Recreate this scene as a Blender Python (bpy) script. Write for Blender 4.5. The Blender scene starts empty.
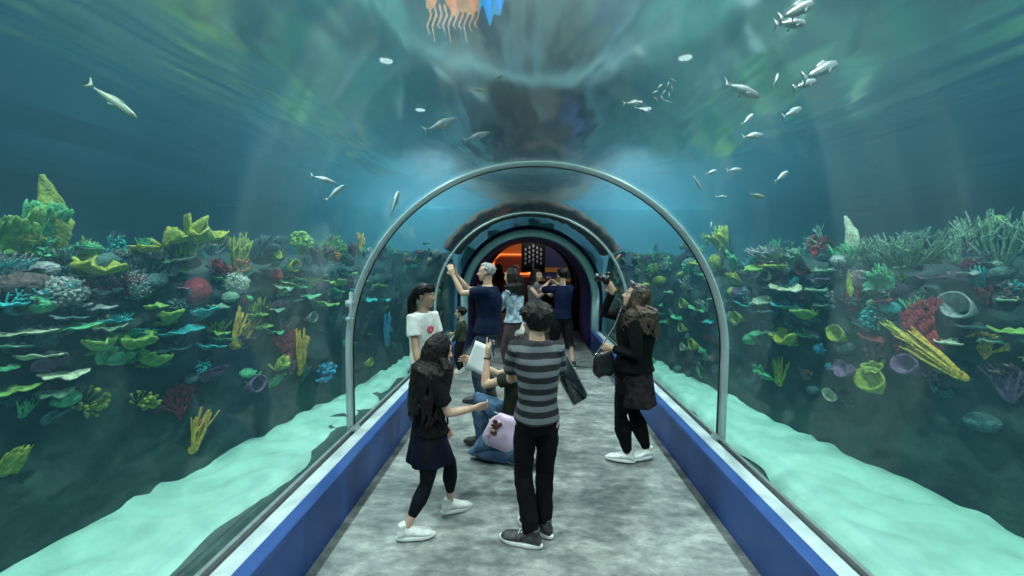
import bpy, bmesh, math, random
from mathutils import Vector, Matrix, Euler, noise

# ------------------------------------------------------------------ camera
SC = bpy.context.scene
COL = SC.collection
CAM = Vector((-0.06, 0.0, 1.68))
FPX = 400.0
YAW, PITCH, ROLL = math.radians(2.1), math.radians(-3.58), math.radians(0.5)
cd = bpy.data.cameras.new('camera'); cam = bpy.data.objects.new('camera', cd); COL.objects.link(cam)
cd.sensor_width = 36.0; cd.lens = FPX / 1024 * 36.0; cd.clip_start = 0.03; cd.clip_end = 200
CROT = (Matrix.Rotation(YAW, 3, 'Z') @ Matrix.Rotation(math.pi / 2 + PITCH, 3, 'X') @ Matrix.Rotation(ROLL, 3, 'Z'))
cam.matrix_world = Matrix.Translation(CAM) @ CROT.to_4x4()
SC.camera = cam

def ray(px, py):
    return (CROT @ Vector(((px - 512) / FPX, -(py - 288) / FPX, -1.0))).normalized()
def proj(p):
    q = CROT.transposed() @ (Vector(p) - CAM)
    return (512 + FPX * q.x / -q.z, 288 - FPX * q.y / -q.z)
def at_z(px, py, z):
    d = ray(px, py); return CAM + d * ((z - CAM.z) / d.z)
def at_y(px, py, y):
    d = ray(px, py); return CAM + d * ((y - CAM.y) / d.y)

# ------------------------------------------------------------------ view, world, lights
vs = SC.view_settings
vs.view_transform = 'Standard'; vs.look = 'None'; vs.exposure = 0.18; vs.gamma = 1.0; vs.use_curve_mapping = False
SC.cycles.max_bounces = 8; SC.cycles.diffuse_bounces = 3; SC.cycles.glossy_bounces = 4
SC.cycles.transparent_max_bounces = 24; SC.cycles.volume_bounces = 0
SC.cycles.use_denoising = True
SC.cycles.sample_clamp_indirect = 4.0
W = bpy.data.worlds.new('world'); SC.world = W; W.use_nodes = True
W.node_tree.nodes['Background'].inputs[0].default_value = (0.10, 0.30, 0.34, 1)
W.node_tree.nodes['Background'].inputs[1].default_value = 0.05

def lamp(kind, loc, power, color, size=0.1, target=None, spot=None, blend=0.6, name='lamp', shape=None, sy=None):
    l = bpy.data.lights.new(name, kind); l.energy = power; l.color = color
    o = bpy.data.objects.new(name, l); COL.objects.link(o); o.location = loc
    if kind == 'AREA':
        l.size = size
        if sy: l.shape = 'RECTANGLE'; l.size_y = sy
    else: l.shadow_soft_size = size
    if kind == 'SPOT': l.spot_size = math.radians(spot or 90); l.spot_blend = blend
    if target is not None:
        o.rotation_euler = (Vector(target) - Vector(loc)).to_track_quat('-Z', 'Y').to_euler()
    return o

WATER_Z = 2.75
TANK_LAMPS = []
for s in (-1, 1):
    for y in (-3.6, -1.2, 1.2, 3.4, 5.4, 7.1):
        TANK_LAMPS.append((s * 1.95, y, 4.3))
for i, (x, y, z) in enumerate(TANK_LAMPS):
    lamp('SPOT', (x, y, z), 3300 if y < 6 else 2600, (0.97, 1.0, 0.96) if y < 6 else (.75, .95, 1.0), 0.07, (x * 1.12, y + (.5 if y > 6 else 0), 0), 136, 0.7, 'tank_spotlight')

# ------------------------------------------------------------------ mesh helpers
PI = math.pi
R_ = random.Random(7)
def V(*a): return Vector(a)

class MB:
    def __init__(s): s.bm = bmesh.new()
    def ring_loft(s, rings, cap0=True, cap1=True, closed=True):
        bm = s.bm; rv = [[bm.verts.new(p) for p in r] for r in rings]
        n = len(rings[0])
        for a, b in zip(rv[:-1], rv[1:]):
            for i in range(n if closed else n - 1):
                j = (i + 1) % n
                bm.faces.new((a[i], a[j], b[j], b[i]))
        if closed and cap0: bm.faces.new(list(reversed(rv[0])))
        if closed and cap1: bm.faces.new(rv[-1])
        return s
    def tube(s, pts, rad, seg=8, round_caps=True, flat=1.0, up=None):
        pts = [Vector(p) for p in pts]
        if not hasattr(rad, '__len__'): rad = [rad] * len(pts)
        rad = list(rad)
        if round_caps:
            d0 = (pts[0] - pts[1]).normalized(); d1 = (pts[-1] - pts[-2]).normalized()
            r0, r1 = rad[0], rad[-1]
            pts = [pts[0] + d0 * r0 * .95, pts[0] + d0 * r0 * .6] + pts + [pts[-1] + d1 * r1 * .6, pts[-1] + d1 * r1 * .95]
            rad = [r0 * .35, r0 * .8] + rad + [r1 * .8, r1 * .35]
        t = (pts[1] - pts[0]).normalized()
        if up is None: up = V(0, 0, 1) if abs(t.z) < .9 else V(1, 0, 0)
        u = t.cross(Vector(up))
        if u.length < 1e-4: u = t.cross(V(1, 0, 0))
        u.normalize(); rings = []
        for i, p in enumerate(pts):
            if i == 0: tt = pts[1] - pts[0]
            elif i == len(pts) - 1: tt = pts[-1] - pts[-2]
            else: tt = (pts[i + 1] - pts[i]).normalized() + (pts[i] - pts[i - 1]).normalized()
            if tt.length < 1e-7: tt = t
            tt = tt.normalized(); u = (u - tt * u.dot(tt))
            if u.length < 1e-5: u = tt.orthogonal()
            u.normalize(); w = tt.cross(u)
            rings.append([p + (u * math.cos(a) + w * math.sin(a) * flat) * rad[i] for a in [2 * PI * k / seg for k in range(seg)]])
        return s.ring_loft(rings)
    def ell(s, c, r, rot=None, u=16, v=10):
        m = Matrix.Translation(c) @ ((rot.to_matrix() if hasattr(rot, 'to_matrix') else rot).to_4x4() if rot is not None else Matrix()) @ Matrix.Diagonal((*r, 1))
        bmesh.ops.create_uvsphere(s.bm, u_segments=u, v_segments=v, radius=1, matrix=m); return s
    def box(s, c, size, rot=None, bevel=0):
        m = Matrix.Translation(c) @ (rot.to_4x4() if rot is not None else Matrix()) @ Matrix.Diagonal((*size, 1))
        r = bmesh.ops.create_cube(s.bm, size=1, matrix=m)
        if bevel:
            ed = list({e for v in r['verts'] for e in v.link_edges})
            bmesh.ops.bevel(s.bm, geom=ed, offset=bevel, segments=2, affect='EDGES')
        return s
    def prism(s, pts2, y0, y1, f=None):   # outline in (x,z) extruded along y
        f = f or (lambda x, z, y: V(x, y, z))
        return s.ring_loft([[f(x, z, y0) for x, z in pts2], [f(x, z, y1) for x, z in pts2]])
    def grid(s, fn, nu, nv):
        vs_ = [[s.bm.verts.new(fn(i / nu, j / nv)) for j in range(nv + 1)] for i in range(nu + 1)]
        for i in range(nu):
            for j in range(nv):
                s.bm.faces.new((vs_[i][j], vs_[i + 1][j], vs_[i + 1][j + 1], vs_[i][j + 1]))
        return s
    def thicken(s, t):
        bmesh.ops.recalc_face_normals(s.bm, faces=s.bm.faces)
        bmesh.ops.solidify(s.bm, geom=s.bm.faces[:], thickness=t); return s
    def jitter(s, amp, freq, seed=0):
        for v in s.bm.verts:
            v.co += noise.noise_vector(v.co * freq + V(seed, seed * 2, 0)) * amp
        return s
    def mesh(s, name):
        me = bpy.data.meshes.new(name)
        bmesh.ops.recalc_face_normals(s.bm, faces=s.bm.faces)
        s.bm.to_mesh(me); s.bm.free(); return me
    def build(s, name, mat, parent=None, smooth=True, loc=None, remesh=None, crease=0, sm=4):
        me = s.mesh(name)
        if remesh: me = vox(me, remesh, name, sm)
        if crease:
            a, f = crease if isinstance(crease, tuple) else (crease, 14)
            nr = [v.vector.copy() for v in me.vertex_normals]; co = [0.0] * (3 * len(nr))
            for i, v in enumerate(me.vertices):
                c = v.co; co[3 * i:3 * i + 3] = c + nr[i] * (noise.noise(Vector((c.x * f, c.y * f, c.z * f * .6))) * a)
            me.vertices.foreach_set('co', co); me.update()
        me.materials.append(mat)
        for p in me.polygons: p.use_smooth = smooth
        o = bpy.data.objects.new(name, me); COL.objects.link(o)
        if parent is not None: o.parent = parent
        if loc is not None: o.location = loc
        return o

WORK = bpy.data.scenes.new('work')
def vox(me, size, name, sm=4):
    t = bpy.data.objects.new('tmp', me); WORK.collection.objects.link(t)
    m = t.modifiers.new('r', 'REMESH'); m.mode = 'VOXEL'; m.voxel_size = size
    if sm:
        m = t.modifiers.new('s', 'SMOOTH'); m.iterations = sm; m.factor = .5
    vl = WORK.view_layers[0]; vl.update(); dg = vl.depsgraph
    out = bpy.data.meshes.new_from_object(t.evaluated_get(dg), depsgraph=dg)
    bpy.data.objects.remove(t); bpy.data.meshes.remove(me); out.name = name
    return out

def tag(o, label=None, cat=None, group=None, kind=None):
    if label: o['label'] = label
    if cat: o['category'] = cat
    if group: o['group'] = group
    if kind: o['kind'] = kind
    return o
def empty(name, loc=(0, 0, 0), rz=0, label=None, cat=None, group=None):
    o = bpy.data.objects.new(name, None); COL.objects.link(o); o.location = loc; o.rotation_euler = (0, 0, rz)
    o.empty_display_size = .1
    return tag(o, label, cat, group)

# ------------------------------------------------------------------ materials
def mat(name, col=(.5, .5, .5), rough=.6, metal=0, spec=.5, noise_amt=0, scale=8, col2=None, bump=0, bscale=30, detail=4, emit=None, emit_s=0, trans=0, sheen=0, coat=0):
    m = bpy.data.materials.new(name); m.use_nodes = True; nt = m.node_tree; n = nt.nodes; L = nt.links
    b = n['Principled BSDF']; b.inputs['Roughness'].default_value = rough; b.inputs['Metallic'].default_value = metal
    b.inputs['Specular IOR Level'].default_value = spec; b.inputs['Base Color'].default_value = (*col, 1)
    if sheen: b.inputs['Sheen Weight'].default_value = sheen
    if coat: b.inputs['Coat Weight'].default_value = coat
    if emit: b.inputs['Emission Color'].default_value = (*emit, 1); b.inputs['Emission Strength'].default_value = emit_s
    tc = n.new('ShaderNodeTexCoord')
    if col2 is not None:
        t = n.new('ShaderNodeTexNoise'); t.inputs['Scale'].default_value = scale; t.inputs['Detail'].default_value = detail
        L.new(tc.outputs['Object'], t.inputs['Vector'])
        r = n.new('ShaderNodeValToRGB'); r.color_ramp.elements[0].color = (*col, 1); r.color_ramp.elements[1].color = (*col2, 1)
        r.color_ramp.elements[0].position = .38; r.color_ramp.elements[1].position = .62
        L.new(t.outputs['Fac'], r.inputs['Fac']); L.new(r.outputs['Color'], b.inputs['Base Color'])
    if bump:
        t = n.new('ShaderNodeTexNoise'); t.inputs['Scale'].default_value = bscale; t.inputs['Detail'].default_value = 5
        L.new(tc.outputs['Object'], t.inputs['Vector'])
        bp = n.new('ShaderNodeBump'); bp.inputs['Strength'].default_value = bump; bp.inputs['Distance'].default_value = .02
        L.new(t.outputs['Fac'], bp.inputs['Height']); L.new(bp.outputs['Normal'], b.inputs['Normal'])
    return m

# ------------------------------------------------------------------ the setting
RT, ZC, KH = 1.47, 0.975, 0.34         # tunnel radius, spring height, kerb height
Y0, Y1, YP = -5.0, 7.95, 10.5         # tunnel start, portal, end of the solid vault
RING1, RING2 = 3.07, 6.04

def concrete():
    m = bpy.data.materials.new('polished_concrete'); m.use_nodes = True; nt = m.node_tree; n = nt.nodes; L = nt.links
    b = n['Principled BSDF']; tc = n.new('ShaderNodeTexCoord')
    t1 = n.new('ShaderNodeTexNoise'); t1.inputs['Scale'].default_value = 3.4; t1.inputs['Detail'].default_value = 8; t1.inputs['Roughness'].default_value = .62; t1.inputs['Distortion'].default_value = .5
    t2 = n.new('ShaderNodeTexNoise'); t2.inputs['Scale'].default_value = 12; t2.inputs['Detail'].default_value = 8; t2.inputs['Roughness'].default_value = .7
    mp = n.new('ShaderNodeMapping'); mp.inputs['Scale'].default_value = (.8, 1.5, 1)
    L.new(tc.outputs['Object'], mp.inputs['Vector'])
    for t in (t1, t2): L.new(mp.outputs['Vector'], t.inputs['Vector'])
    r1 = n.new('ShaderNodeValToRGB'); e = r1.color_ramp.elements
    e[0].position = .38; e[0].color = (.085, .098, .09, 1); e[1].position = .63; e[1].color = (.36, .38, .34, 1)
    k = r1.color_ramp.elements.new(.5); k.color = (.19, .205, .20, 1)
    mx = n.new('ShaderNodeMix'); mx.data_type = 'FLOAT'; mx.inputs[0].default_value = .5
    L.new(t1.outputs['Fac'], mx.inputs[2]); L.new(t2.outputs['Fac'], mx.inputs[3]); L.new(mx.outputs[0], r1.inputs['Fac'])
    L.new(r1.outputs['Color'], b.inputs['Base Color'])
    mr = n.new('ShaderNodeMapRange'); mr.inputs['To Min'].default_value = .22; mr.inputs['To Max'].default_value = .5
    L.new(t2.outputs['Fac'], mr.inputs['Value']); L.new(mr.outputs[0], b.inputs['Roughness'])
    bp = n.new('ShaderNodeBump'); bp.inputs['Strength'].default_value = .25; bp.inputs['Distance'].default_value = .01
    L.new(t2.outputs['Fac'], bp.inputs['Height']); L.new(bp.outputs['Normal'], b.inputs['Normal'])
    return m
M_CONC = concrete()
M_NAVY = mat('navy_paint', (.016, .052, .20), .45, col2=(.022, .068, .25), scale=3, bump=.1, bscale=6)
M_LIP = mat('blue_kerb_cap', (.022, .060, .22), .35, col2=(.028, .075, .26), scale=4)
M_LEDGE = mat('pale_ledge', (.50, .56, .58), .45, col2=(.36, .42, .45), scale=6, detail=8)
M_SEAL = mat('dark_sealant', (.02, .025, .03), .5)
M_STEEL = mat('brushed_steel', (.62, .66, .68), .28, .75, col2=(.5, .54, .56), scale=20)

f = MB(); f.box((0, (Y0 + 18) / 2, -.1), (2 * 1.228, 18 - Y0, .2)); floor = tag(f.build('floor', M_CONC, smooth=False), 'grey mottled polished concrete walkway floor of the tunnel', 'floor', kind='structure')
# shallow saw-cut joints in the floor
for s, nm in ((-1, 'left'), (1, 'right')):
    k = MB(); k.prism([(s * 1.017 * 1.21, -.2), (s * 1.017 * 1.21, KH - .035), (s * 1.017 * 1.222, KH - .012), (s * 1.017 * 1.25, KH - .012), (s * 1.017 * 1.25, -.2)], Y0, Y1 + .6)
    kb = tag(k.build('trim_1' if s < 0 else 'trim_2', M_NAVY, smooth=False), f'navy blue painted kerb along the {nm} side of the walkway', 'kerb', kind='structure')
    c = MB(); c.prism([(s * 1.017 * 1.205, KH - .03), (s * 1.017 * 1.209, KH - .006), (s * 1.017 * 1.217, KH), (s * 1.017 * 1.285, KH), (s * 1.017 * 1.285, KH - .03)], Y0, Y1 + .6); c.build('kerb_cap', M_LIP, kb, False)
    c = MB(); c.prism([(s * 1.017 * 1.251, -.2), (s * 1.017 * 1.251, KH - .031), (s * 1.017 * 1.2851, KH - .031), (s * 1.017 * 1.2851, KH - .002), (s * 1.017 * 1.375, KH - .002), (s * 1.017 * 1.375, -.2)], Y0, Y1); c.build('kerb_ledge', M_LEDGE, kb, False)
    c = MB(); c.prism([(s * 1.017 * 1.376, -.2), (s * 1.017 * 1.376, KH - .014), (s * 1.017 * 1.402, KH - .014), (s * 1.017 * 1.402, -.2)], Y0, Y1); c.build('sealant_strip', M_SEAL, kb, False)
    c = MB(); c.prism([(s * 1.017 * 1.403, -.6), (s * 1.017 * 1.403, KH + .012), (s * 1.017 * 1.425, KH + .012), (s * 1.017 * 1.425, -.6)], Y0, Y1); c.build('glass_channel', M_STEEL, kb, False)

def arch(r, n=48, z0=KH, zc=ZC):
    p = [(-r, z0)]; p += [(-r * math.cos(PI * i / n), zc + r * math.sin(PI * i / n)) for i in range(n + 1)]; p.append((r, z0)); return p
def arch_solid(r0, r1, y0, y1, z0=KH, zc=ZC, n=48):
    m = MB(); a = arch(r0, n, z0, zc); b = arch(r1, n, z0, zc); pts = a + list(reversed(b))
    bm = m.bm; N = len(a)
    va = [[bm.verts.new((x, y, z)) for x, z in q] for q in (a, b) for y in (y0, y1)]
    a0, a1, b0, b1 = va
    for i in range(N - 1):
        bm.faces.new((a0[i], a0[i + 1], a1[i + 1], a1[i])); bm.faces.new((b0[i], b1[i], b1[i + 1], b0[i + 1]))
        bm.faces.new((a0[i], b0[i], b0[i + 1], a0[i + 1])); bm.faces.new((a1[i], a1[i + 1], b1[i + 1], b1[i]))
    for i in (0, N - 1): bm.faces.new((a0[i], a1[i], b1[i], b0[i]))
    return m

def glass_mat():
    m = bpy.data.materials.new('clear_acrylic'); m.use_nodes = True; nt = m.node_tree; n = nt.nodes; L = nt.links; n.clear()
    o = n.new('ShaderNodeOutputMaterial'); t = n.new('ShaderNodeBsdfTransparent'); t.inputs[0].default_value = (.93, .97, .97, 1)
    g = n.new('ShaderNodeBsdfGlossy'); g.inputs['Roughness'].default_value = .06; g.inputs[0].default_value = (.9, 1, 1, 1)
    fr = n.new('ShaderNodeFresnel'); fr.inputs[0].default_value = 1.30
    ml = n.new('ShaderNodeMath'); ml.operation = 'MULTIPLY'; ml.inputs[1].default_value = .09
    tc = n.new('ShaderNodeTexCoord'); ns = n.new('ShaderNodeTexNoise'); ns.inputs['Scale'].default_value = 1.2
    bp = n.new('ShaderNodeBump'); bp.inputs['Strength'].default_value = .03; bp.inputs['Distance'].default_value = .1
    L.new(tc.outputs['Object'], ns.inputs['Vector']); L.new(ns.outputs['Fac'], bp.inputs['Height']); L.new(bp.outputs[0], g.inputs['Normal'])
    mx = n.new('ShaderNodeMixShader'); L.new(fr.outputs[0], ml.inputs[0]); L.new(ml.outputs[0], mx.inputs[0]); L.new(t.outputs[0], mx.inputs[1]); L.new(g.outputs[0], mx.inputs[2])
    L.new(mx.outputs[0], o.inputs[0]); return m
M_GLASS = glass_mat()
for i, (a, b) in enumerate(((Y0, RING1 - .004), (RING1 + .004, RING2 - .004), (RING2 + .004, Y1 - .005))):
    g = MB(); A = arch(RT, 48, KH - .05)
    g.grid(lambda u, v: V(A[round(u * (len(A) - 1))][0], a + (b - a) * v, A[round(u * (len(A) - 1))][1]), len(A) - 1, 6)
    tag(g.build(f'window_{i+1}', M_GLASS), ('clear curved acrylic tunnel panel nearest the camera, before the first arch', 'clear curved acrylic tunnel panel between the two steel arches', 'clear curved acrylic tunnel panel next to the portal')[i], 'window', kind='structure')

def arch_joint():
    m = bpy.data.materials.new('bonded_acrylic_edge'); m.use_nodes = True; nt = m.node_tree; n = nt.nodes; L = nt.links
    b = n['Principled BSDF']; b.inputs['Base Color'].default_value = (.56, .68, .70, 1); b.inputs['Roughness'].default_value = .3; b.inputs['Metallic'].default_value = .1
    b.inputs['Alpha'].default_value = .68
    return m
M_JOINT = arch_joint()
M_BLACKR = mat('black_gasket', (.01, .012, .014), .5)
for i, y in enumerate((RING1, RING2)):
    e = empty('tunnel_arch', (0, y, KH), 0, ('tall silvery arch over the walkway, nearest of the tunnel arches', 'second silvery arch further along the tunnel, just before the portal')[i], 'arch', 'silvery arches of the tunnel')
    o = arch_solid(RT - .022, RT - .006, -.048, .048, 0.0, ZC - KH).build('arch_band', M_JOINT, e)
    o = arch_solid(RT - .027, RT - .004, .056, .066, 0.0, ZC - KH).build('gasket', M_BLACKR, e) if i == 0 else None
    for s in (-1, 1):
        b = MB(); b.box((s * (RT - .05), 0, .012), (.05, .09, .024), bevel=.004); b.build('foot_plate', M_STEEL, e, False)
# clear clamp on the left leg of the first arch
tag(MB().box((-1.40, RING1 - .075, 1.30), (.016, .035, .30), bevel=.004).box((-1.415, RING1 - .062, 1.36), (.05, .06, .05), bevel=.006).box((-1.415, RING1 - .062, 1.24), (.05, .06, .03), bevel=.006).build('glass_clamp', M_JOINT), 'clear plastic bracket on the left leg of the nearest arch', 'bracket')

# --- tank shell
M_TANKW = mat('tank_wall_paint', (.065, .17, .27), .7, col2=(.05, .14, .235), scale=1.0)
M_TANKE = mat('tank_end_lit_paint', (.11, .27, .37), .7, col2=(.08, .22, .33), scale=.8)  # tank wall paint lightened, with the far blue glow put into its colour
M_TANKF = mat('tank_floor_rock', (.020, .036, .036), .8, col2=(.045, .07, .065), scale=6, bump=.8, bscale=9)
XT = 6.5
for s, nm in ((-1, 'left'), (1, 'right')):
    tag(MB().box((s * (XT + .1), (Y0 + Y1) / 2, 1.3), (.2, Y1 - Y0 + 1, 4.0)).build(f'wall_{nm}', M_TANKW, smooth=False), f'blue painted outer wall of the tank on the {nm}', 'wall', kind='structure')
    w = MB(); w.grid(lambda u, v: V(s * (1.43 + (XT - 1.43) * u), Y0 + (Y1 - Y0) * v, -.30 + .07 * noise.noise(V(u * 20, v * 30, s))), 60, 90); w.thicken(.1)
    tag(w.build(f'tank_floor_{nm}', M_TANKF), f'dark rocky bottom of the {nm} tank', 'tank floor', kind='structure')
# end wall of the tank around the portal, and the solid vault behind it
def end_wall():
    m = MB(); a = arch(RT - .02, 48, -.6, ZC); out = [(-XT, -.6)] + [(-XT, -.6 + (3.5) * i / 12) for i in range(1, 12)]
    bm = m.bm; N = len(a)
    o = []
    for i, (x, z) in enumerate(a):
        if i == 0: q = (-XT, -.6)
        elif i == N - 1: q = (XT, -.6)
        else:
            t = (i - 1) / (N - 3); ang = PI * t
            dx, dz = -math.cos(ang), math.sin(ang)
            k = min(XT / max(abs(dx), 1e-6), (WATER_Z + .01 - ZC) / max(dz, 1e-6)); q = (dx * k, ZC + dz * k)
        o.append(q)
    rings = []
    for y in (Y1, Y1 + .2):
        rings.append(([bm.verts.new((x, y, z)) for x, z in a], [bm.verts.new((x, y, z)) for x, z in o]))
    for (ra, ro), fl in zip(rings, (0, 1)):
        for i in range(N - 1): bm.faces.new((ra[i], ra[i + 1], ro[i + 1], ro[i]))
    for i in range(N - 1):
        for k in (0, 1): bm.faces.new((rings[0][k][i], rings[0][k][i + 1], rings[1][k][i + 1], rings[1][k][i]))
    return m
tag(end_wall().build('wall_end', M_TANKE, smooth=False), 'blue end wall of the tank around the portal', 'wall', kind='structure')
M_PORTAL = mat('portal_frame_paint', (.55, .78, .78), .4, col2=(.44, .68, .70), scale=5)
tag(arch_solid(1.23, 1.36, Y1 - .10, Y1 + .12, KH).build('portal_frame', M_PORTAL), 'pale teal arched frame around the portal at the end of the tunnel', 'frame')
M_VAULT = mat('dark_vault_paint', (.030, .035, .14), .5, col2=(.05, .04, .15), scale=2)
M_VAULT2 = mat('purple_vault_paint', (.14, .09, .20), .5, col2=(.16, .08, .18), scale=2)
tag(arch_solid(1.20, 1.44, Y1 + .1, Y1 + .9, -.2).build('wall_vault', M_VAULT), 'dark navy reveal of the vaulted passage behind the portal', 'wall', kind='structure')
tag(arch_solid(1.24, 1.44, Y1 + .9, YP, -.2).build('wall_passage', M_VAULT2), 'dark purple wall of the passage beyond the portal', 'wall', kind='structure')
tag(arch_solid(1.08, 1.30, YP - .5, YP, -.2, 1.16).build('trim_3', mat('black_arch_paint', (.006, .006, .012), .5)), 'black arch at the far end of the passage', 'arch', kind='structure')

# --- water surface and water body
def surf_mat():
    m = bpy.data.materials.new('water_surface_underside'); m.use_nodes = True; nt = m.node_tree; n = nt.nodes; L = nt.links; n.clear()
    o = n.new('ShaderNodeOutputMaterial'); t = n.new('ShaderNodeBsdfTransparent'); t.inputs[0].default_value = (.95, 1, 1, 1)
    g = n.new('ShaderNodeBsdfGlossy'); g.inputs['Roughness'].default_value = .18; g.inputs[0].default_value = (.80, .97, 1, 1)
    tc = n.new('ShaderNodeTexCoord'); ns = n.new('ShaderNodeTexNoise'); ns.inputs['Scale'].default_value = 1.1; ns.inputs['Detail'].default_value = 3; ns.inputs['Distortion'].default_value = .4
    mp = n.new('ShaderNodeMapping'); mp.inputs['Rotation'].default_value = (0, 0, .5); mp.inputs['Scale'].default_value = (1.1, .4, 1)
    bp = n.new('ShaderNodeBump'); bp.inputs['Strength'].default_value = .46; bp.inputs['Distance'].default_value = .16
    L.new(tc.outputs['Object'], mp.inputs[0]); L.new(mp.outputs[0], ns.inputs['Vector']); L.new(ns.outputs['Fac'], bp.inputs['Height']); L.new(bp.outputs[0], g.inputs['Normal'])
    mx = n.new('ShaderNodeMixShader'); mx.inputs[0].default_value = .90; L.new(t.outputs[0], mx.inputs[1]); L.new(g.outputs[0], mx.inputs[2])
    L.new(mx.outputs[0], o.inputs[0]); return m
s_ = MB(); s_.grid(lambda u, v: V(-XT + 2 * XT * u, Y0 + (Y1 - Y0) * v, WATER_Z), 4, 4)
tag(s_.build('water_surface', surf_mat(), smooth=False), 'rippled water surface above the tunnel', 'water', kind='structure')
def water_mat():
    m = bpy.data.materials.new('tank_water'); m.use_nodes = True; nt = m.node_tree; n = nt.nodes; L = nt.links; n.clear()
    o = n.new('ShaderNodeOutputMaterial'); sc = n.new('ShaderNodeVolumeScatter'); ab = n.new('ShaderNodeVolumeAbsorption'); ad = n.new('ShaderNodeAddShader')
    sc.inputs['Color'].default_value = (.24, .64, .92, 1); sc.inputs['Density'].default_value = .055; sc.inputs['Anisotropy'].default_value = .25
    ab.inputs['Color'].default_value = (.02, .86, .86, 1); ab.inputs['Density'].default_value = .15
    L.new(sc.outputs[0], ad.inputs[0]); L.new(ab.outputs[0], ad.inputs[1]); L.new(ad.outputs[0], o.inputs['Volume']); return m
a = arch(RT + .012, 32, -.28, ZC)
pts = [(-XT + .01, -.28)] + a + [(XT - .01, -.28), (XT - .01, WATER_Z - .02), (-XT + .01, WATER_Z - .02)]
wb = MB(); wb.ring_loft([[V(x, y, z) for x, z in pts] for y in (Y0, Y1 - .01)])
tag(wb.build('tank_water', water_mat(), smooth=False), 'hazy blue green water filling the tank', 'water', kind='structure')
# room above the tank
tag(MB().box((0, Y1 + .1, 4.02), (14, .2, 2.5)).build('wall_above', mat('dark_upper_wall', (.03, .035, .05), .8), smooth=False), 'dark wall of the room above the tank', 'wall', kind='structure')
tag(MB().box((0, (Y0 + Y1) / 2, 5.3), (14, Y1 - Y0 + 4, .2)).build('ceiling', mat('dark_ceiling', (.03, .035, .05), .8), smooth=False), 'dark ceiling above the tank', 'ceiling', kind='structure')

# --- reef ridges and sand
def xb(s, y):
    y = max(min(y, 8), -5)
    return max(3.50 - .165 * y, 2.45) if s < 0 else max(3.92 - .20 * y, 2.55)
def reef_x(s, y, z):      # distance of the rock face from the axis
    b = xb(s, y) + .10 * min(1, max(0, z + .1)) * noise.noise(V(y * .8, z * .8, 3 * s)) + .04 * noise.noise(V(y * 2.5, z * 2.5, 9 * s))
    top = 1.72 + .15 * noise.noise(V(y * .9, 5 * s, 0))
    if z > top - .35: b += .55 * ((z - top + .35) / .35) ** 2
    if z < .3: b -= .10 * (.3 - z)
    return b
def reef(s):
    m = MB()
    def fn(u, v):
        y = Y0 + (Y1 - Y0) * v
        top = 1.72 + .15 * noise.noise(V(y * .9, 5 * s, 0))
        if u < .7:
            z = -.5 + (top + .5) * (u / .7); x = reef_x(s, y, z)
        else:
            t = (u - .7) / .3; x = reef_x(s, y, top) + 1.3 * t; z = top - .1 * t + .1 * math.sin(PI * t)
        p = V(x * s, y, z)
        q = noise.noise_vector(p * 5) * .05 + noise.noise_vector(p * 12) * .03; q *= .35 + .65 * min(1, max(0, (z + .25) * 2))
        return p + q
    m.grid(fn, 90, 300)
    return m
def reef_mat():
    m = mat('reef_rock', (.010, .022, .023), .9, col2=(.036, .058, .054), scale=3.2, bump=1.0, bscale=14, detail=10); return m
M_REEF = reef_mat()
for s, nm in ((-1, 'left'), (1, 'right')):
    tag(reef(s).build(f'reef_wall_{nm}', M_REEF), f'dark encrusted rock face behind the corals on the {nm}', 'rock wall', kind='structure')

def sand_mat():
    m = mat('pale_sand', (.46, .62, .54), .9, col2=(.37, .51, .45), scale=5, bump=.7, bscale=11, detail=8)
    nt = m.node_tree; n = nt.nodes; L = nt.links
    return m
M_SAND = sand_mat()
def sand_in(s, y): return (2.06 if s < 0 else 2.14) + .13 * noise.noise(V(y * .9, 11 * s, 0)) + .05 * noise.noise(V(y * 3, 11 * s, 4))
for s, nm in ((-1, 'left'), (1, 'right')):
    def fn(u, v):
        y = Y0 + (Y1 - Y0) * v; a = sand_in(s, y); b = xb(s, y) + .25; x = a + (b - a) * u
        e = 1 - math.exp(-u * 14)
        z = -.27 + .13 * e + .016 * math.sin(x * 9 + 16 * y + 6 * noise.noise(V(x * 1.5, y * 1.5, 0))) * e + .018 * noise.noise(V(x * 4, y * 6, 2)) * e + .04 * noise.noise(V(x * 1.2, y * 1.2, s))
        return V(s * x, y, z)
    m = MB(); m.grid(fn, 60, 260)
    tag(m.build(f'sand_bed_{nm}', M_SAND), f'strip of pale rippled sand at the foot of the {nm} reef', 'sand', kind='stuff')

# brown reflection over the end of the tunnel, built as an added rocky arch
ra = MB()
def _ra(u, v):
    ang = math.radians(33 + 114 * u); w = 2 * PI * v; r0 = RT + .20 + .13 * math.cos(w); y = 7.25 + .62 * math.sin(w); p = V(-math.cos(ang) * r0, y, ZC + math.sin(ang) * r0)
    q = noise.noise_vector(p * 3.5) * .07 + noise.noise_vector(p * 9) * .04; return p + V(-math.cos(ang), 0, math.sin(ang)) * abs(q.x) + V(0, q.y, 0)
ra.grid(_ra, 90, 24)
tag(ra.build('reflection_arch', mat('brown_reflection_rock', (.045, .028, .022), .9, col2=(.10, .065, .05), scale=4, bump=1, bscale=14)), 'added brown rocky arch standing in for a reflection just before the portal', 'rock')

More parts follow.
